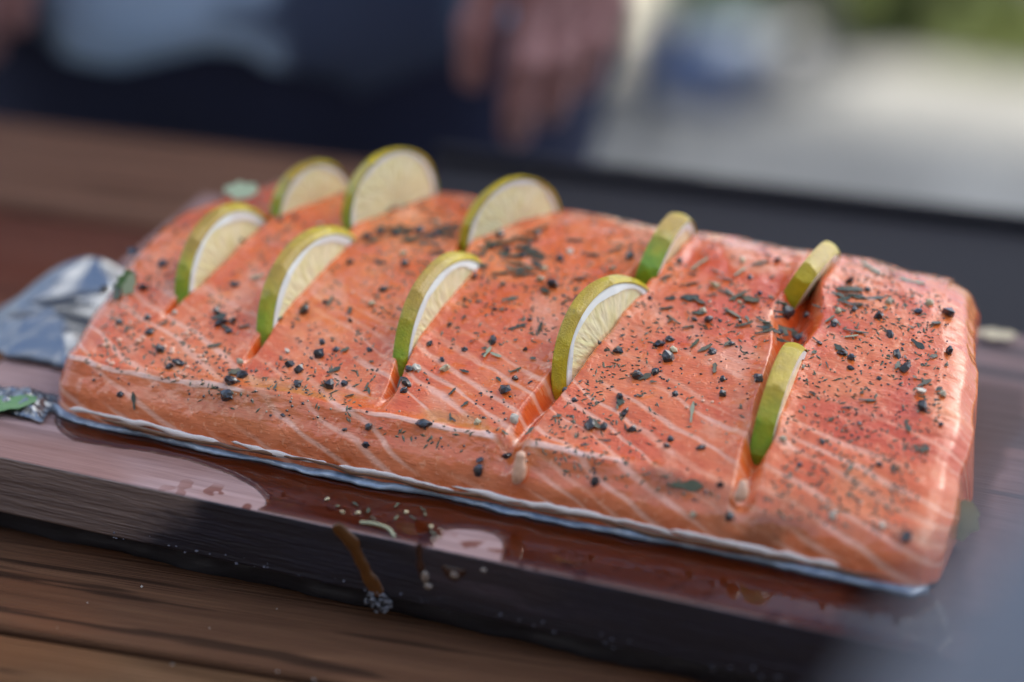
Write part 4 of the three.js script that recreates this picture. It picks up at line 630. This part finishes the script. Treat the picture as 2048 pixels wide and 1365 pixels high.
// ---------------------------------------------------------------- person behind the table
{
  const px = -0.17, pz = -0.57, G = GROUND;
  const t = thing('person', 'person in blue patterned shirt and navy trousers standing behind the table, arms down', 'person', [px, G, pz]);
  const P = (x, y, z) => [x - px, y - G, z - pz];
  const skin = [0.36, 0.19, 0.185];
  const arms = [{ s: 1, sh: P(0.015, 0.49, -0.575), el: P(0.125, 0.29, -0.53), wr: P(0.073, 0.118, -0.443) }, { s: -1, sh: P(-0.355, 0.49, -0.575), el: P(-0.44, 0.27, -0.53), wr: P(-0.283, 0.106, -0.431) }];
  const legs = [1, -1].map((s) => ({ hip: [s * 0.095, 0.93, 0.0], knee: [s * 0.115, 0.5, 0.02], an: [s * 0.12, 0.09, -0.02] }));
  const trunk = (k) => [ellip([0, 1.28, 0], [0.165 + k, 0.22 + k, 0.11 + k]), ellip([0, 1.06, 0], [0.15 + k, 0.17 + k, 0.105 + k]), ellip([0, 0.93, 0], [0.168 + k, 0.13 + k, 0.11 + k]), cone([0.15, 1.42, 0], [-0.15, 1.42, 0], 0.065 + k, 0.065 + k)];
  // head with face: cranium, jaw, nose, ears
  const head = [ellip([0, 1.655, 0.0], [0.075, 0.105, 0.095]), ellip([0, 1.585, 0.03], [0.055, 0.06, 0.06]), cone([0, 1.64, 0.098], [0, 1.61, 0.112], 0.009, 0.014), ellip([0.078, 1.63, -0.005], [0.012, 0.03, 0.02]), ellip([-0.078, 1.63, -0.005], [0.012, 0.03, 0.02]), cone([0, 1.42, -0.01], [0, 1.56, 0.0], 0.06, 0.055), cone([0.022, 1.573, 0.083], [-0.022, 1.573, 0.083], 0.006, 0.006), cone([0.04, 1.665, 0.085], [0.012, 1.663, 0.095], 0.008, 0.007), cone([-0.04, 1.665, 0.085], [-0.012, 1.663, 0.095], 0.008, 0.007)];
  const armC = (a, k) => [cone(a.sh, a.el, 0.05 + k, 0.04 + k), cone(a.el, a.wr, 0.042 + k, 0.027 + k)];
  const legC = (l, k) => [cone(l.hip, l.knee, 0.09 + k, 0.06 + k), cone(l.knee, l.an, 0.058 + k, 0.038 + k)];
  const body = netMesh(union([...trunk(0), ...head, ...arms.flatMap((a) => armC(a, 0)), ...legs.flatMap((l) => legC(l, 0))], 0.035), [-0.36, 0.02, -0.2], [0.36, 1.8, 0.22], 0.012);
  // hands: palm, four fingers and thumb as their own chains
  const chain = (pts, r0, r1) => pts.slice(1).map((b, i) => { const f = (k) => mix(r0, r1, k / (pts.length - 1)); return cone(pts[i], b, f(i), f(i + 1)); });
  const H1 = [chain([P(0.047, 0.05, -0.412), P(0.047, 0.012, -0.40), P(0.042, -0.013, -0.406), P(0.037, -0.034, -0.418)], 0.0100, 0.0080), chain([P(0.056, 0.05, -0.428), P(0.058, 0.010, -0.418), P(0.053, -0.014, -0.428), P(0.047, -0.03, -0.442)], 0.0100, 0.0080), chain([P(0.065, 0.052, -0.445), P(0.068, 0.014, -0.438), P(0.063, -0.008, -0.448), P(0.057, -0.02, -0.46)], 0.0095, 0.0076), chain([P(0.071, 0.058, -0.461), P(0.074, 0.026, -0.458), P(0.07, 0.006, -0.466), P(0.066, -0.003, -0.475)], 0.0085, 0.0068), chain([P(0.048, 0.086, -0.418), P(0.030, 0.06, -0.405), P(0.020, 0.024, -0.402), P(0.0175, -0.002, -0.406)], 0.0125, 0.0088)];
  const palm1 = [cone(P(0.048, 0.052, -0.415), P(0.062, 0.1, -0.43), 0.0145, 0.017), cone(P(0.07, 0.06, -0.46), P(0.07, 0.1, -0.45), 0.013, 0.017), cone(P(0.06, 0.054, -0.436), P(0.066, 0.1, -0.438), 0.0145, 0.018), cone(P(0.067, 0.095, -0.438), arms[0].wr, 0.021, 0.026)];
  // the other hand, mirrored
  const mir = (q) => [-q[0] + 0.13, q[1] - 0.012, q[2] + 0.012];
  const P2 = (x, y, z) => mir(P(x, y, z));
  const H2 = [chain([P2(0.052, 0.05, -0.415), P2(0.046, 0.012, -0.40), P2(0.05, -0.01, -0.412), P2(0.058, -0.02, -0.426)], 0.0100, 0.0080), chain([P2(0.068, 0.05, -0.425), P2(0.066, 0.010, -0.408), P2(0.068, -0.014, -0.424), P2(0.072, -0.022, -0.438)], 0.0100, 0.0080), chain([P2(0.084, 0.052, -0.436), P2(0.086, 0.014, -0.42), P2(0.085, -0.01, -0.436), P2(0.085, -0.016, -0.45)], 0.0095, 0.0076), chain([P2(0.098, 0.058, -0.446), P2(0.103, 0.026, -0.436), P2(0.1, 0.004, -0.448), P2(0.098, -0.002, -0.458)], 0.0085, 0.0068), chain([P2(0.055, 0.082, -0.425), P2(0.032, 0.055, -0.412), P2(0.026, 0.026, -0.408), P2(0.03, 0.006, -0.41)], 0.0125, 0.0086)];
  const wr2 = arms[1].wr, palm2 = [cone(P2(0.055, 0.052, -0.418), P2(0.074, 0.1, -0.436), 0.0145, 0.017), cone(P2(0.096, 0.06, -0.445), P2(0.086, 0.1, -0.442), 0.013, 0.017), cone(P2(0.075, 0.054, -0.43), P2(0.08, 0.1, -0.438), 0.0145, 0.018), cone(P2(0.081, 0.095, -0.438), wr2, 0.021, 0.026)];
  const handGeo = (fingers, palm) => { const fs = fingers.map((f) => union(f, 0.004)), pm = union(palm, 0.012), f = (x, y, z) => { let v = 1e9; for (const q of fs) v = Math.min(v, q(x, y, z)); return smin(v, pm(x, y, z), 0.008); };
    const c = fingers === H1 ? P(0.068, 0.04, -0.43) : P2(0.068, 0.04, -0.43); return netMesh(f, [c[0] - 0.075, c[1] - 0.1, c[2] - 0.05], [c[0] + 0.075, c[1] + 0.105, c[2] + 0.055], 0.003); };
  const all = mergeGeometries([body, handGeo(H1, palm1), handGeo(H2, palm2)]);
  paint(all, (x, y, z) => { const k = 0.9 + 0.2 * n3(x * 60, y * 60, z * 60, 4); return skin.map((q) => q * k); });
  part('body', all, phys({ vertexColors: true, roughness: 0.5 }), t);
  // clothing
  const cut = (f, g) => (x, y, z) => Math.max(f(x, y, z), g(x, y, z));
  const fold = (x, y, z) => 0.006 * (fbm3(x * 14, y * 6, z * 14, 2, 8) - 0.5);
  const trou = cut((x, y, z) => union([ellip([0, 0.93, 0], [0.2, 0.16, 0.135]), ...legs.flatMap((l) => legC(l, 0.018))], 0.05)(x, y, z) + fold(x, y, z), (x, y, z) => Math.max(y - 1.0, 0.075 - y));
  const tg = netMesh(trou, [-0.27, 0.06, -0.2], [0.27, 1.03, 0.22], 0.012); paint(tg, (x, y, z) => { const k = 0.8 + 0.5 * fbm3(x * 30, y * 12, z * 30, 3, 4); return [0.013 * k, 0.018 * k, 0.052 * k]; });
  part('trousers', tg, std({ vertexColors: true, roughness: 0.9 }), t);
  const hem = (x) => 0.903 + 0.28 * Math.max(0, Math.abs(x) - 0.06) ** 1.5 + 0.01 * Math.sin(x * 40);
  const shirt = cut((x, y, z) => union([...trunk(0.016), ellip([0, 0.95, 0.005], [0.205, 0.2, 0.145]), cone([0, 1.05, 0], [0, 0.9, 0.0], 0.1, 0.1), ...arms.map((a) => cone(a.sh, [mix(a.sh[0], a.el[0], 0.75), mix(a.sh[1], a.el[1], 0.75), mix(a.sh[2], a.el[2], 0.75)], 0.07, 0.062))], 0.05)(x, y, z) + fold(x, y, z), (x, y, z) => Math.max(hem(x) - y, y - 1.475 + 0.4 * Math.abs(z)));
  const sg = netMesh(shirt, [-0.36, 0.85, -0.22], [0.36, 1.52, 0.24], 0.012);
  paint(sg, (x, y, z) => { // printed cloth: pale blue patches on dark blue
    const m = ss(0.36, 0.46, fbm3(x * 13 + 0.3, y * 13, z * 6, 2, 21)), gap = ss(0.008, 0.02, Math.abs(x - 0.095) - 0.008) ; const k = m * (x < 0.2 ? gap : 1);
    return lerp3([0.03, 0.045, 0.10], lerp3([0.3, 0.52, 0.85], [0.55, 0.68, 0.8], n3(x * 9, y * 9, z * 9, 3)), clamp(k * 0.95 + 0.05));
  });
  part('shirt', sg, std({ vertexColors: true, roughness: 0.9 }), t);
  const shoe = std({ color: lin(0.03, 0.03, 0.035), roughness: 0.6 });
  for (const l of legs) part('shoe', netMesh(cut(union([cone([l.an[0], 0.06, -0.05], [l.an[0], 0.045, 0.09], 0.05, 0.045), cone([l.an[0], 0.09, -0.03], [l.an[0], 0.05, -0.02], 0.05, 0.05)], 0.04), (x, y, z) => 0.002 - y), [l.an[0] - 0.08, -0.01, -0.14], [l.an[0] + 0.08, 0.17, 0.17], 0.009), shoe, t);
  part('hair', netMesh(cut(ellip([0, 1.672, -0.012], [0.085, 0.105, 0.1]), (x, y, z) => 1.66 + z * 0.9 - y), [-0.1, 1.55, -0.13], [0.1, 1.8, 0.11], 0.009), std({ color: lin(0.035, 0.025, 0.018), roughness: 0.7 }), t);
  for (const s of [1, -1]) part('eye', new THREE.SphereGeometry(0.011, 16, 12), std({ color: lin(0.6, 0.58, 0.55), roughness: 0.2 }), t).position.set(s * 0.028, 1.647, 0.082);
}

// ---------------------------------------------------------------- things on the paving beyond
{
  const pale = std({ color: lin(0.7, 0.65, 0.52), roughness: 0.7 });
  const t = thing('wooden_post', 'pale round wooden post leaning on the paving beside the blue box', 'post', [-0.59, GROUND, -2.9]); t.rotation.z = -0.1;
  part('shaft', new THREE.CylinderGeometry(0.055, 0.058, 1.7, 24).translate(0, 0.87, 0), pale, t); part('foot', new THREE.SphereGeometry(0.06, 20, 14).scale(1, 0.8, 1).translate(0, 0.03, 0), std({ color: lin(0.3, 0.29, 0.27), roughness: 0.8 }), t);  // foot greyer than the shaft: shade at the base put into its colour
}
{
  const t = thing('iron_stake', 'dark iron stake with a ring foot standing on the shaded paving', 'stake', [-0.505, GROUND, -2.67]); const m = std({ color: lin(0.03, 0.035, 0.045), roughness: 0.6 });
  part('rod', new THREE.CylinderGeometry(0.017, 0.02, 0.16, 16).translate(0, 0.08, 0), m, t); part('foot', new THREE.TorusGeometry(0.03, 0.008, 10, 28).rotateX(Math.PI / 2).translate(0, 0.008, 0), m, t); part('knob', new THREE.SphereGeometry(0.026, 18, 12).translate(0, 0.165, 0), m, t);
}
{
  const t = thing('cool_box', 'small blue cool box with pale grey lid on the paving', 'cool box', [-0.455, GROUND, -2.92]);
  part('body', new RoundedBoxGeometry(0.17, 0.09, 0.11, 3, 0.01).translate(0, 0.046, 0), std({ color: lin(0.006, 0.026, 0.095), roughness: 0.7 }), t);
  part('lid', new RoundedBoxGeometry(0.08, 0.022, 0.1, 3, 0.008).translate(0.05, 0.103, 0), std({ color: lin(0.22, 0.26, 0.32), roughness: 0.6 }), t);
  part('handle', tube([[-0.07, 0.09, 0], [-0.05, 0.13, 0], [0.0, 0.13, 0], [0.02, 0.095, 0]], 0.006, 24, 8), std({ color: lin(0.02, 0.03, 0.06), roughness: 0.5 }), t);
}
{
  const t = thing('white_bucket', 'small white bucket standing beside the blue cool box', 'bucket', [-0.335, GROUND, -2.99]), m = std({ color: lin(0.36, 0.36, 0.36), roughness: 0.5, side: THREE.DoubleSide });
  part('body', new THREE.LatheGeometry([[0, 0.002], [0.03, 0.002], [0.034, 0.09], [0.037, 0.092], [0.035, 0.088], [0.031, 0.006], [0, 0.006]].map((p) => new THREE.Vector2(...p)), 32), m, t);
  part('handle', tube([[-0.035, 0.085, 0], [-0.02, 0.06, 0.036], [0.02, 0.06, 0.036], [0.035, 0.085, 0]], 0.0018, 24, 6), m, t);
}
single('pebble', netMesh((x, y, z) => ellip([0, 0.008, 0], [0.026, 0.012, 0.02])(x, y, z) + 0.004 * (fbm3(x * 50, y * 50, z * 50, 2, 2) - 0.5), [-0.04, -0.02, -0.04], [0.04, 0.04, 0.04], 0.004), std({ color: lin(0.07, 0.075, 0.08), roughness: 0.9 }), 'flat dark pebble lying on the shaded grey paving', 'pebble').position.set(-0.42, GROUND, -2.66);
{ // garden edge: lawn, shrubs, stakes
  const lawn = new THREE.PlaneGeometry(24, 10, 60, 20).rotateX(-Math.PI / 2), p = lawn.attributes.position; for (let i = 0; i < p.count; i++) p.setY(i, 0.03 * (fbm(p.getX(i) * 2, p.getZ(i) * 2, 3, 4) - 0.3));
  lawn.computeVertexNormals(); lawn.translate(0, GROUND + 0.006, -8.22);
  structure('lawn', lawn, std({ color: lin(0.06, 0.075, 0.022), roughness: 1 }));
  const blade = new THREE.BufferGeometry(); blade.setAttribute('position', new THREE.Float32BufferAttribute([-0.003, 0, 0, 0.003, 0, 0, 0.002, 0.03, 0.004, -0.002, 0.03, 0.004, 0.001, 0.075, 0.02], 3)); blade.setIndex([0, 1, 2, 0, 2, 3, 3, 2, 4]); blade.computeVertexNormals();
  const N = 42000, im = new THREE.InstancedMesh(blade, std({ color: lin(1, 1, 1), roughness: 0.7, side: THREE.DoubleSide }), N), o = new THREE.Object3D(); im.name = 'grass'; im.castShadow = im.receiveShadow = true;
  for (let k = 0; k < N; k++) { o.position.set(rr(-1.6, 0.9), GROUND + 0.004, -3.2 - 1.5 * rnd() - 0.12 * n2(k * 0.001, 1, 2)); o.rotation.set(rr(-0.3, 0.3), rr(0, 6.28), rr(-0.3, 0.3)); const s = rr(0.6, 1.3); o.scale.set(s, s, s); o.updateMatrix(); im.setMatrixAt(k, o.matrix); im.setColorAt(k, lin(rr(0.06, 0.11), rr(0.09, 0.13), rr(0.02, 0.035))); }
  scene.add(tag(im, 'short green grass of the garden edge', 'grass', null, 'stuff'));
  const bark = std({ color: lin(0.12, 0.1, 0.1), roughness: 0.9 }), leaf = new THREE.BufferGeometry(); leaf.setAttribute('position', new THREE.Float32BufferAttribute([0, 0, 0, 0.012, 0.003, 0.014, 0, 0.006, 0.036, -0.012, 0.003, 0.014], 3)); leaf.setIndex([0, 1, 2, 0, 2, 3]); leaf.computeVertexNormals();
  const shrub = (x, z, r, h, col, label) => {
    const t = thing('garden_shrub', label, 'shrub', [x, GROUND, z], 'shrubs at the garden edge'), gs = [], cl = [];
    for (let k = 0; k < 16; k++) cl.push([rr(-r, r) * 0.75, rr(0.25, 1) * h, rr(-r, r) * 0.75, rr(0.25, 0.5) * r]);
    for (let k = 0; k < 2200; k++) { const c = cl[k % 16], a = rr(0, 6.28), e = Math.acos(rr(-1, 1)), q = c[3] * Math.cbrt(rr(0.3, 1)); o.position.set(c[0] + q * Math.sin(e) * Math.cos(a), Math.max(0.01, c[1] + q * Math.cos(e)), c[2] + q * Math.sin(e) * Math.sin(a)); o.rotation.set(rr(-1, 1), rr(0, 6.28), rr(-1, 1)); o.scale.setScalar(rr(0.8, 1.6)); o.updateMatrix(); gs.push(leaf.clone().applyMatrix4(o.matrix)); }
    part('crown', mergeGeometries(gs), std({ color: lin(...col), roughness: 0.6, side: THREE.DoubleSide }), t);
    for (let k = 0; k < 4; k++) part('stem', tube([[0.01 * k, 0, 0], [cl[k][0] * 0.5, cl[k][1] * 0.5, cl[k][2] * 0.5], [cl[k][0], cl[k][1], cl[k][2]]], 0.006, 10, 6), bark, t);
  };
  shrub(-0.72, -3.3, 0.16, 0.12, [0.05, 0.10, 0.05], 'low blue green shrub behind the leaning post');
  shrub(-0.46, -3.4, 0.14, 0.14, [0.02, 0.035, 0.014], 'dark green shrub behind the blue cool box');
  shrub(-0.04, -3.42, 0.22, 0.12, [0.07, 0.09, 0.02], 'olive green shrub between the two grey stakes');
  shrub(-0.16, -3.85, 0.3, 0.3, [0.014, 0.025, 0.016], 'tall dark shrub behind the olive shrub');
  shrub(0.16, -3.5, 0.16, 0.2, [0.016, 0.026, 0.016], 'dark shrub beside the sloping grey stake');
  const grey = std({ color: lin(0.13, 0.12, 0.13), roughness: 0.9 });
  for (const [x, z, rz, r, label] of [[-0.335, -3.2, 0.05, 0.03, 'upright grey garden stake at the edge of the sunny paving'], [0.0, -3.4, -0.3, 0.035, 'sloping grey garden stake at the end of the lawn edge']]) {
    const t = thing('garden_stake', label, 'stake', [x, GROUND, z], 'stakes at the garden edge'); t.rotation.z = rz; part('shaft', new THREE.CylinderGeometry(r, r * 1.1, 1.1, 16).translate(0, 0.55, 0), grey, t); part('cap', new THREE.ConeGeometry(r * 1.2, 0.06, 16).translate(0, 1.13, 0), grey, t);
  }
}
renderer.render(scene, camera);
